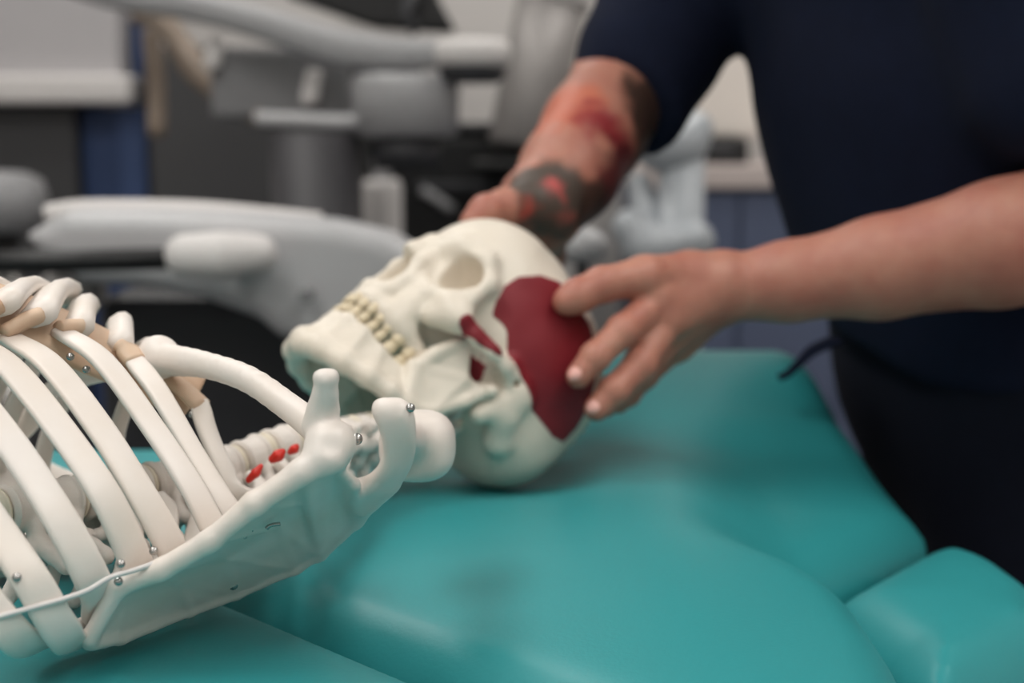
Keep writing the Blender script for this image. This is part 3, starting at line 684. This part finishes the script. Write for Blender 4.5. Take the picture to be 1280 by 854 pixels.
# ---- arms and hands (2 mm field around each), head and trunk (coarser), joined into one body
wrist = (900, 352, 1.06)
def hand_left():
    pts = [pp(1430, 270, 1.02), pp(655, 330, 1.0)]
    Fh = Field(pp(1400, 220, 1.10) * [0, 0, 0] + np.array([-.47, -.30, .83]), np.array([.07, .0, 1.10]), .0021)
    # forearm
    Fh.chain([pp(1420, 262, 1.0), pp(1250, 305, 1.02), pp(1100, 335, 1.045), pp(985, 352, 1.055), pp(915, 360, 1.06)], [.050, .045, .037, .029, .0255], .01, flat=((.1, 1, .2), .92))
    w0 = pp(905, 358, 1.06)
    # palm: fan from the wrist to the knuckles
    th0 = pp(862, 344, 1.045); kI = pp(822, 378, 1.025); kM = pp(832, 402, 1.028); kR = pp(840, 418, 1.05); kP = pp(846, 430, 1.072)
    for kk, r in ((kI, .0145), (kM, .0145), (kR, .014), (kP, .0135)): Fh.cone(w0, kk, .0215, r, .009)
    Fh.cone(pp(895, 350, 1.05), th0, .019, .0175, .012)
    Fh.tri(kI, kP, w0, .011, .01)
    Fh.cone(pp(880, 362, 1.05), pp(840, 370, 1.04), .017, .015, .012)
    # thumb on top
    Fh.chain([th0, pp(806, 346, 1.02), pp(752, 356, 1.005), pp(722, 370, .9995), pp(708, 377, .9965)], [.0175, .0148, .0122, .0118, .0098], .006)
    fin = [
        ([kI, pp(778, 414, 1.000), pp(744, 446, .990), pp(723, 470, .987)], [.0128, .0112, .0100, .0088]),
        ([kM, pp(800, 456, 1.008), pp(768, 488, .996), pp(746, 511, .9935)], [.0130, .0114, .0102, .0090]),
        ([kR, pp(800, 466, 1.040), pp(772, 494, 1.038), pp(757, 508, 1.034)], [.0122, .0106, .0096, .0084]),
        ([kP, pp(806, 470, 1.072), pp(786, 493, 1.070), pp(773, 505, 1.066)], [.0112, .0094, .0085, .0076])]
    for P, r in fin:
        Fh.chain(P, r, .003)
        for q, rr in zip(P[1:-1], r[1:-1]): Fh.ell(q, (rr * 1.06,) * 3, .003)
    for P, r in fin[:3]: Fh.ell(P[0] + np.array([0, -.006, .004]), (.011, .009, .009), .006)        # knuckles
    for (a, b) in ((kI, fin[0][0][1]), (kM, fin[1][0][1])):                                          # tendons on the back of the hand
        Fh.cone(a + np.array([0, -.0105, .007]), w0 + np.array([-.012, -.019, .009]), .0042, .0028, .004)
    Fh.cone(pp(850, 366, .995), pp(800, 364, .985), .005, .004, .012, 'cut').cone(pp(868, 388, 1.01), pp(822, 408, .995), .003, .003, .008, 'cut')                           # hollow between thumb and first finger
    return Fh, fin
FL, fingersL = hand_left()
def hand_right():
    Fh = Field(np.array([-.60, -.15, .82]), np.array([-.22, .26, 1.24]), .0024)
    Fh.chain([pp(815, 40, 1.33), pp(778, 110, 1.29), pp(742, 165, 1.245), pp(712, 215, 1.205), pp(680, 258, 1.175)], [.048, .048, .047, .043, .037], .01, flat=((1, 1, 0), .9))
    w0 = pp(672, 255, 1.17)
    kn = [pp(640, 300, 1.165), pp(655, 312, 1.185), pp(670, 318, 1.205), pp(686, 320, 1.22)]
    for kk, r in zip(kn, (.0155, .015, .0145, .0135)): Fh.cone(w0, kk, .026, r, .012)
    Fh.tri(kn[0], kn[3], w0, .012, .01)
    Fh.chain([pp(660, 262, 1.15), pp(632, 262, 1.13), pp(608, 266, 1.115), pp(592, 278, 1.11)], [.021, .0165, .0138, .011], .006)                    # thumb over the forehead
    for i, kk in enumerate(kn):
        a = kk + np.array([-.020, .006, -.03]); b = a + np.array([-.012, -.004, -.026]); c = b + np.array([-.004, -.012, -.018]); r = (.0125, .0125, .012, .011)[i]
        Fh.chain([kk, a, b, c], [r, r * .9, r * .82, r * .72], .003)
    return Fh
FR = hand_right()
T = Field(np.array([-.52, -.36, -.02]), np.array([.42, .42, 1.86]), .012)
CH = np.array([.02, .08, 1.32])
T.chain([(-.045, .10, .92), (-.11, .10, 1.1), (-.15, .09, 1.30)], [.15, .145, .15], .04, flat=((1, 0, 0), .75))
T.chain([(-.17, -.10, 1.40), (-.17, .26, 1.40)], [.075, .075], .06).chain([(-.18, .09, 1.42), (-.23, .07, 1.52)], [.065, .055], .03)
shL = (-.17, -.10, 1.38); elL = pp(1400, 268, 1.0); shR = (-.18, .24, 1.38); elR = pp(815, 35, 1.33)
T.chain([shL, elL], [.062, .046], .03).chain([shR, elR], [.062, .046], .03)
HX = -.17
def hd_(x, y, z): return (x + HX, y, z)
T.ell(hd_(-.10, .05, 1.63), (.095, .075, .115), .02).ell(hd_(-.15, .035, 1.585), (.055, .05, .065), .02).cone(hd_(-.192, .03, 1.625), hd_(-.212, .03, 1.60), .009, .014, .01)   # head, jaw, nose
for s in (-1, 1):
    T.ell(hd_(-.085, .05 + s * .078, 1.62), (.022, .012, .034), .006)
    T.ell(hd_(-.182, .035 + s * .032, 1.64), (.016, .014, .011), .01, 'cut').ell(hd_(-.174, .035 + s * .032, 1.64), (.013, .013, .012), .002)
    T.cone(hd_(-.19, .035 + s * .012, 1.657), hd_(-.178, .035 + s * .048, 1.66), .008, .008, .01)
    T.chain([(-.03, .10 + s * .10, .92), (.0, .10 + s * .11, .50), (.05, .10 + s * .11, .09)], [.088, .06, .045], .02)
    T.cone((.05, .10 + s * .11, .05), (-.11, .10 + s * .13, .04), .045, .04, .02)
T.cone(hd_(-.196, .01, 1.572), hd_(-.196, .055, 1.572), .009, .009, .006)
parts = [FL.mesh('arm_left'), FR.mesh('arm_right'), T.mesh('trunk', 1)]
bm = bmesh.new()
for me in parts: bm.from_mesh(me)
bmB = bpy.data.meshes.new('body'); bm.to_mesh(bmB); bm.free(); bmB.polygons.foreach_set('use_smooth', [True] * len(bmB.polygons))
body = link('body', bmB, SKIN, person); body['label'] = 'bare forearms and hands with red and dark tattoo'
Hh = Field((-.42, -.10, 1.46), (-.02, .20, 1.82), .008); Hh.ell(hd_(-.075, .05, 1.66), (.105, .088, .112)).ell(hd_(-.06, .05, 1.61), (.085, .082, .09), .02).ell(hd_(-.21, .04, 1.60), (.075, .09, .07), .01, 'cut')
link('hair', Hh.mesh('hair', 1), HAIR, person)
# nails on the two fingers and thumb in view
def nail(tip, prev, r, towards):
    t = tip - prev; t /= np.linalg.norm(t); n = towards - t * (towards @ t); n /= np.linalg.norm(n); s = np.cross(n, t)
    V = Field(tip - .02, tip + .02, .0007); V.ell(tip + n * r * .72 + t * .001, (.0060, .0052, .0032), rot=[t, s, n]); return V.mesh('fingernail')
NM = [nail(P[-1], P[-2], r[-1], np.array([-.25, -.75, .5])) for P, r in fingersL[:2]]
for me in NM: link('fingernail', me, NAIL, person)
# ---- scrubs
Cf = Field(np.array([-.50, -.34, .80]), np.array([.36, .48, 1.56]), .0075)
Cf.chain([(-.045, .085, .88), (-.050, .085, .95), (-.076, .085, 1.02), (-.104, .085, 1.113), (-.15, .085, 1.34)], [.21, .205, .205, .205, .195], .05, flat=((1, 0, 0), .72))
Cf.chain([(-.17, -.10, 1.40), (-.17, .26, 1.40)], [.10, .10], .06)
hemR = pp(783, 136, 1.27); armR = np.array(shR) + [.02, 0, -.04]
Cf.chain([armR, pp(856, -30, 1.34), pp(808, 75, 1.30), hemR], [.115, .078, .060, .053], .015)
Cf.cone(armR, (-.15, .12, 1.26), .12, .16, .05)
Cf.chain([shL, np.array(shL) * .28 + np.array(elL) * .72], [.10, .078], .04)
Cf.fn(Cf.lo, Cf.lo + .9, lambda x, y, z: (z - 0.862 - .02 * np.sin(y * 14)) + 0 * x, .012, 'cut')                     # hem
hd = pp(690, 250, 1.17) - hemR; hd /= np.linalg.norm(hd)
Cf.fn(hemR - .085, hemR + .085, lambda x, y, z: -((x - hemR[0]) * hd[0] + (y - hemR[1]) * hd[1] + (z - hemR[2]) * hd[2] - .005), .004, 'cut')
gx, gy, gz = np.meshgrid(*Cf.ax, indexing='ij', sparse=True)
Cf.d += (.006 * noise3(gx, gy, gz, 15, 21) + .0035 * noise3(gx, gy, gz, 36, 22) + .004 * np.abs(noise3(gx + gz * .6, gy, gz - gx * .5, 22, 23))).astype(np.float32)
top = link('scrub_top', Cf.mesh('scrub_top', 1), NAVY, person); top['label'] = 'navy short-sleeved scrub top'
Tf = Field(np.array([-.32, -.34, .02]), np.array([.36, .46, 1.02]), .010)
Tf.chain([(-.05, .085, .99), (-.035, .085, .86)], [.19, .20], .04, flat=((1, 0, 0), .74))
for s in (-1, 1): Tf.chain([(-.022, .085 + s * .10, .88), (.0, .085 + s * .12, .52), (.05, .085 + s * .12, .08)], [.125, .10, .085], .04)
gx, gy, gz = np.meshgrid(*Tf.ax, indexing='ij', sparse=True); Tf.d += (.006 * noise3(gx, gy, gz, 14, 31)).astype(np.float32)
tr = link('trousers', Tf.mesh('trousers', 1), NAVY2, person); tr['label'] = 'navy scrub trousers'
sweep_obj('drawstring', catmull([pp(1045, 425, 1.20), pp(1016, 438, 1.19), pp(998, 455, 1.185), pp(985, 467, 1.18), pp(974, 472, 1.18)], 5), [.012, .012, .012, .011, .010, .009, .008, .007, .006, .006, .0055, .0055, .005, .005, .005, .005, .005, .005, .005, .005, .005][:21], NAVY, person, T=.003, seg=10)
for s in (-1, 1):
    sh = Field((-.2, -.15, -.02), (.2, .4, .14), .008); y = .085 + s * .12; sh.cone((.06, y, .05), (-.13, y, .04), .05, .045, .02, flat=((0, 0, 1), .9)); sh.fn((-.2, -.15, -.02), (.2, .4, .14), lambda x, y, z: z - .004 + 0 * x + 0 * y, 0, 'cut')
    link('shoe', sh.mesh('shoe', 1), BLACK, person)

# ================================================================== the equipment behind
def thing(name, u, d, label, cat, v=None, group=None):
    p = at(u, 300, d); return empty(name, (p[0], p[1], 0 if v is None else Z(v, d)), label, cat, group)
def yd(d, v=300): return float(at(640, v, d)[1])
def L3(t, u, v, d): return at(u, v, d) - np.array(t.location)
def slab(t, name, u0, v0, u1, v1, d, depth, m, bev=.01, z0=None, label=None):
    """box standing at depth d, its front spanning the given part of the photograph, depth metres deep"""
    o = np.array(t.location); lo = np.array([X(u0, d), yd(d), Z(v1, d) if z0 is None else z0]) - o; hi = np.array([X(u1, d), yd(d) + depth, Z(v0, d)]) - o
    b = box(name, lo, hi, m, t, bev)
    if label: b['label'] = label
    return b
# -- left: charcoal base cabinet with a white box on it
t = thing('base_cabinet', 0, 3.2, 'charcoal base cabinet under the white cupboard at the far left', 'cabinet')
slab(t, 'body', -140, 131, 103, 300, 3.2, .26, CHAR, z0=.09); slab(t, 'plinth', -135, 300, 98, 310, 3.23, .22, BLACK, .002, z0=0).scale.z = .088 / Z(300, 3.23)
slab(t, 'door', -136, 136, -20, 300, 3.185, .014, CHAR, .003, z0=.1); slab(t, 'door', -16, 136, 100, 300, 3.185, .014, CHAR, .003, z0=.1)
t = thing('wall_cupboard', 0, 3.12, 'pale grey cupboard with a white ledge along its foot, top left', 'cabinet', 130)
slab(t, 'body', -140, -330, 158, 97, 3.14, .30, mat('cupboard_grey', srgb(186, 183, 185), .55, noise=.02), .006)
slab(t, 'ledge', -145, 94, 168, 130, 3.10, .34, WHITE, .012, label='white ledge')
# -- blue column
t = thing('blue_screen', 140, 3.22, 'narrow blue upright panel beside the charcoal cabinets', 'panel')
slab(t, 'panel', 107, 134, 187, 300, 3.22, .06, BLUE, .008, z0=.05); slab(t, 'upper_strip', 174, 20, 187, 133, 3.22, .06, BLUE, .006)
slab(t, 'edge_strip', 153, 134, 187, 300, 3.205, .014, mat('blue_edge', srgb(60, 82, 126), .5), .004, z0=.05, label='lighter blue edge'); slab(t, 'foot', 109, 300, 185, 310, 3.2, .10, DGREY, .004, z0=0).scale.z = .049 / Z(300, 3.2)
# -- charcoal tall unit
t = thing('tall_cabinet', 270, 3.1, 'dark charcoal cabinet right of the blue panel', 'cabinet')
slab(t, 'body', 190, 60, 520, 300, 3.15, .34, CHAR, z0=.08); slab(t, 'door', 193, 64, 353, 300, 3.135, .014, CHAR, .004, z0=.09); slab(t, 'door', 357, 64, 517, 300, 3.135, .014, CHAR, .004, z0=.09)
slab(t, 'plinth', 195, 60, 515, 300, 3.18, .3, BLACK, z0=0).scale.z = .08 / Z(60, 3.18)
# -- round grey stool at the far left
t = thing('stool', 5, 2.3, 'round grey padded stool at the left edge', 'stool')
rz = Z(252, 2.3)
lathe('seat', [(.02, -.05), (.07, -.045), (.075, 0), (.065, .035), (.04, .047), (.005, .05)], MGREY, t, (0, 0, rz)); lathe('post', [(.025, 0), (.025, rz - .05)], STEEL, t); lathe('base', [(.2, 0), (.2, .02), (.05, .05), (.03, .07)], DGREY, t)
# -- instrument unit: column, arm, drum, handles
t = thing('instrument_unit', 400, 2.35, 'grey instrument unit with long jointed arm on a dark column', 'equipment')
hz = Z(165, 2.35)
lathe('column', [(.075, .05), (.075, hz)], mat('column_grey', srgb(68, 67, 70), .5), t, L3(t, 398, 300, 2.35) * [1, 1, 0])
lathe('base', [(.125, 0), (.125, .04), (.08, .06)], DGREY, t, L3(t, 398, 300, 2.35) * [1, 1, 0])
C = catmull([L3(t, *p) for p in ((60, -30, 2.35), (150, -4, 2.35), (240, 8, 2.33), (330, 30, 2.3), (420, 58, 2.28), (480, 66, 2.27), (545, 68, 2.26), (612, 70, 2.26))], 6); nn = len(C)
sweep_obj('arm', C, np.interp(np.linspace(0, 1, nn), [0, .3, .6, .85, 1], [.030, .030, .035, .030, .026]), ARMG, t, T=np.interp(np.linspace(0, 1, nn), [0, .4, .6, .8, 1], [.020, .026, .031, .024, .024]), outward=lambda p: np.array([0, 0, 1.]), power=3, seg=16)
cp = L3(t, 590, 66, 2.25); lathe('arm_cap', [(.052, -.022), (.06, -.016), (.062, .008), (.055, .02), (.01, .024)], WHITE, t, cp)
ap = L3(t, 590, 80, 2.25); lathe('arm_underside', [(.04, -.03), (.052, -.02), (.052, .01)], DGREY, t, ap)
lathe('drum', [(.07, -.055), (.085, -.05), (.088, .03), (.08, .045), (.01, .047)], ARMG, t, L3(t, 507, 128, 2.3))
lathe('drum_foot', [(.05, -.05), (.06, .0)], DGREY, t, L3(t, 507, 172, 2.3))
b = slab(t, 'panel', 268, 62, 440, 148, 2.42, .03, mat('panel_grey', srgb(128, 128, 130), .5), .01); b.rotation_euler.y = 0
sweep_obj('lower_arm', catmull([L3(t, *p) for p in ((322, 148, 2.3), (380, 150, 2.29), (430, 152, 2.28), (470, 148, 2.29))], 5), .02, LGREY, t, T=.012, outward=lambda p: np.array([0, 0, 1.]), power=3)
for (u, v0, v1) in ((268, 46, 86), (390, 86, 132)):
    V = Field(L3(t, u, v0, 2.36) - .06, L3(t, u, v1, 2.36) + .06, .004); V.cone(L3(t, u + 2, v0 + 8, 2.36), L3(t, u - 3, v1 - 8, 2.36), .014, .015); o = link('handle', V.mesh('handle'), WHITE, t); o['label'] = 'white oval handle'
sweep_obj('hose', catmull([L3(t, *p) for p in ((168, 18, 2.5), (205, 30, 2.5), (228, 62, 2.5), (250, 92, 2.48), (290, 122, 2.45), (330, 145, 2.4))], 6), np.interp(np.linspace(0, 1, 31), [0, .5, 1], [.016, .026, .02]), BEIGE, t); sweep_obj('hose', catmull([L3(t, *p) for p in ((188, 40, 2.55), (195, 100, 2.55), (196, 168, 2.55))], 6), .017, BEIGE, t)
# -- black monitor at the top
t = thing('monitor', 460, 2.7, 'black monitor back above the grey arm, cut by the top edge', 'monitor', 40)
V = Field(L3(t, 460, -40, 2.7) - .30, L3(t, 460, -40, 2.7) + .30, .008)
poly = [tuple(L3(t, u, v, 2.7)[[0, 2]]) for u, v in ((360, -2), (470, 36), (572, 42), (548, -2), (540, -150), (350, -150))]
lo_, hi_ = V.lo, V.lo + .62; yc = L3(t, 460, 20, 2.7)[1]
V.fn(lo_, hi_, lambda x, y, z: np.maximum(poly_sdf(x, z, poly), np.abs(y - yc) - .03)); link('housing', V.mesh('housing', 1), BLACK, t)
sweep_obj('bracket', [L3(t, 520, -10, 2.64), L3(t, 505, 15, 2.64), L3(t, 520, 40, 2.64)], .012, DGREY, t)
sweep_obj('stand_arm', [L3(t, 450, -30, 2.74), L3(t, 450, -10, 3.3), np.array([L3(t, 450, 0, 2.7)[0], y1 - t.location.y + .0, L3(t, 450, -10, 3.3)[2]])], .02, DGREY, t)
# -- black cart with small pale post
t = thing('cart', 560, 2.8, 'black equipment cart in the shadow left of the tattooed arm', 'cart')
slab(t, 'body', 440, 165, 665, 300, 2.8, .28, BLACK, .02, z0=.12); slab(t, 'top_tray', 450, 154, 640, 165, 2.78, .3, DGREY, .01); slab(t, 'shelf', 520, 228, 640, 238, 2.74, .07, DGREY, .005)
slab(t, 'front_shelf', 590, 202, 700, 210, 2.53, .28, BLACK, .005)
sweep_obj('lever', catmull([L3(t, 528, 238, 2.72), L3(t, 545, 248, 2.72), L3(t, 566, 262, 2.72)], 4), .010, MGREY, t)
for (du, dv) in ((465, .04), (640, .04), (465, .24), (640, .24)):
    p = L3(t, du, 300, 2.8); lathe('caster', [(.03, -.02), (.045, -.015), (.045, .015), (.03, .02)], DGREY, t, (p[0], p[1] + dv, .046), axis=(1, 0, 0), seg=20)
    lathe('caster_stem', [(.012, .05), (.012, .125)], DGREY, t, (p[0], p[1] + dv, 0), seg=12)
# -- small pale post standing in front of the cart
t = thing('pale_post', 478, 2.55, 'slim pale grey post with a thin rod on top, in front of the black cart', 'stand')
zt = Z(232, 2.55); lathe('tube', [(.034, .02), (.036, zt), (.03, zt + .012)], WHITE, t); lathe('rod', [(.016, zt), (.016, zt + .10)], LGREY, t); lathe('base', [(.055, 0), (.055, .015), (.04, .025)], DGREY, t)
# -- brushed metal cylinder leaning on the cart
t = thing('metal_canister', 640, 2.66, 'tall brushed metal canister tilted to the right, beside the tattooed arm', 'canister', 197)
a = L3(t, 650, 187, 2.66); b = L3(t, 690, 6, 2.66); ax = b - a; ln = np.linalg.norm(ax)
lathe('tube', [(.055, 0), (.062, .008), (.065, ln * .5), (.067, ln)], BRUSH, t, a, ax, 40)
lathe('rim', [(.067, 0), (.072, .004), (.072, .05), (.055, .06)], WHITE, t, b, ax, 40)
# -- pale exam chair with grip and bar (behind the ribs)
t = thing('exam_chair', 280, 1.65, 'pale grey moulded exam chair side with white grip behind the ribs', 'chair')
out = [(92, 262), (180, 262), (300, 266), (420, 276), (490, 292), (530, 318), (520, 350), (470, 380), (410, 432), (352, 420), (325, 396), (260, 372), (180, 356), (110, 352), (60, 318), (40, 292)]
poly = [tuple(L3(t, u, v, 1.65)[[0, 2]]) for u, v in out]; P = np.array(poly); yc = L3(t, 280, 330, 1.65)[1]
V = Field((P[:, 0].min() - .03, yc - .06, P[:, 1].min() - .03), (P[:, 0].max() + .03, yc + .10, P[:, 1].max() + .03), .005)
def shell(x, y, z):
    p2 = poly_sdf(x, z, poly); r = .022; qx = p2 + r; qy = np.abs(y - yc - .02) - .055 + r
    return np.sqrt(np.maximum(qx, 0) ** 2 + np.maximum(qy, 0) ** 2) + np.minimum(np.maximum(qx, qy), 0) - r
V.fn(V.lo, V.lo + 2, shell); link('side_shell', V.mesh('side_shell', 1), LGREY, t)
sweep_obj('top_rail', catmull([L3(t, *p) for p in ((60, 268, 1.72), (110, 262, 1.72), (250, 264, 1.72), (400, 278, 1.72))], 6), .018, WHITE, t, T=.012, outward=lambda p: np.array([0, 0, 1.]), power=3)
V = Field(L3(t, 278, 320, 1.56) - .12, L3(t, 278, 320, 1.56) + .12, .004); V.chain([L3(t, 232, 320, 1.56), L3(t, 275, 320, 1.555), L3(t, 322, 318, 1.57)], [.024, .027, .022]); V.cone(L3(t, 300, 318, 1.57), L3(t, 310, 315, 1.63), .02, .02, .01); link('grip', V.mesh('grip'), WHITE, t)['label'] = 'white rounded grip'
sweep_obj('bar', [L3(t, -120, 330, 1.53), L3(t, 60, 327, 1.545), L3(t, 222, 323, 1.56)], .0125, BLACK, t)
bp_ = L3(t, 385, 367, 1.605); lathe('bolt', [(.009, 0), (.009, .012), (.006, .014)], MGREY, t, bp_, (0, -1, 0), 16)
slab(t, 'end_block', 42, 344, 112, 396, 1.66, .08, mat('block_grey', srgb(150, 146, 144), .5), .012)
slab(t, 'base', 112, 368, 450, 420, 1.72, .3, DGREY, .03, z0=0)
sweep_obj('bar_mount', [L3(t, -60, 330, 1.53), L3(t, -60, 330, 1.75)], .016, DGREY, t); slab(t, 'bar_post', -75, 325, -45, 400, 1.75, .03, DGREY, .005, z0=0)
# -- pale knob behind the skull
t = thing('lamp_head', 728, 1.75, 'small pale rounded lamp head on a thin stand behind the skull', 'lamp')
V = Field(L3(t, 728, 308, 1.75) - .06, L3(t, 728, 308, 1.75) + .06, .004); V.ell(L3(t, 728, 308, 1.75), (.034, .03, .023)); link('head', V.mesh('head'), LGREY, t)
p = L3(t, 728, 330, 1.75); lathe('stand', [(.008, .02), (.008, p[2])], DGREY, t, (p[0], p[1], 0), seg=12); lathe('base', [(.12, 0), (.12, .015), (.02, .03)], DGREY, t, (p[0], p[1], 0))
# -- pale clear stand right of the tattooed arm
t = thing('pale_stand', 845, 2.1, 'cloudy grey plastic stand between the two arms', 'stand')
p = L3(t, 850, 300, 2.1)
lathe('column', [(.034, .05), (.034, Z(190, 2.1))], PALEP, t, (p[0], p[1], 0)); lathe('base', [(.2, 0), (.2, .03), (.05, .06)], DGREY, t, (p[0], p[1], 0))
V = Field(L3(t, 838, 185, 2.08) - .12, L3(t, 838, 185, 2.08) + .12, .005); V.ell(L3(t, 836, 180, 2.08), (.056, .05, .042)).cone(L3(t, 870, 160, 2.08), L3(t, 845, 185, 2.08), .025, .035, .02); link('head', V.mesh('head'), PALEP, t)
V = Field(L3(t, 825, 290, 2.06) - .15, L3(t, 825, 290, 2.06) + .15, .005); V.chain([L3(t, 788, 285, 2.06), L3(t, 812, 312, 2.06), L3(t, 868, 302, 2.06)], [.028, .034, .03], .02).cone(L3(t, 800, 230, 2.12), L3(t, 812, 300, 2.1), .018, .024, .02); link('bracket', V.mesh('bracket'), PALEP, t)
# -- right: blue-grey counter with worktop and black printer
t = thing('counter_unit', 1000, 3.0, 'blue-grey counter cabinet behind the person', 'cabinet')
o = np.array(t.location)
slab(t, 'body', 795, 236, 1180, 300, 3.0, .45, BGREY, .005, z0=.1)
for (a, b) in ((798, 922), (926, 1050), (1054, 1177)): slab(t, 'door', a, 240, b, 300, 2.985, .014, BGREY, .003, z0=.11)
slab(t, 'plinth', 800, 240, 1175, 300, 3.04, .4, BLACK, z0=0).scale.z = .1 / Z(240, 3.04)
t2 = thing('worktop', 1000, 2.97, 'white worktop edge above the blue-grey counter', 'worktop', 236)
slab(t2, 'top', 790, 207, 1185, 235, 2.96, .5, mat('worktop_grey', srgb(196, 184, 180), .5), .004)
t3 = thing('printer', 905, 3.1, 'small black device standing on the white worktop', 'printer', 207)
slab(t3, 'body', 868, 172, 934, 206, 3.1, .2, BLACK, .01); slab(t3, 'tray', 884, 180, 915, 196, 3.085, .02, DGREY, .003)
t4 = thing('wall_panel', 915, 3.2, 'off-white cupboard hanging above the black device', 'cabinet', 170)
slab(t4, 'body', 868, -60, 950, 171, 3.18, .2, mat('warm_white', srgb(232, 224, 216), .5), .01)
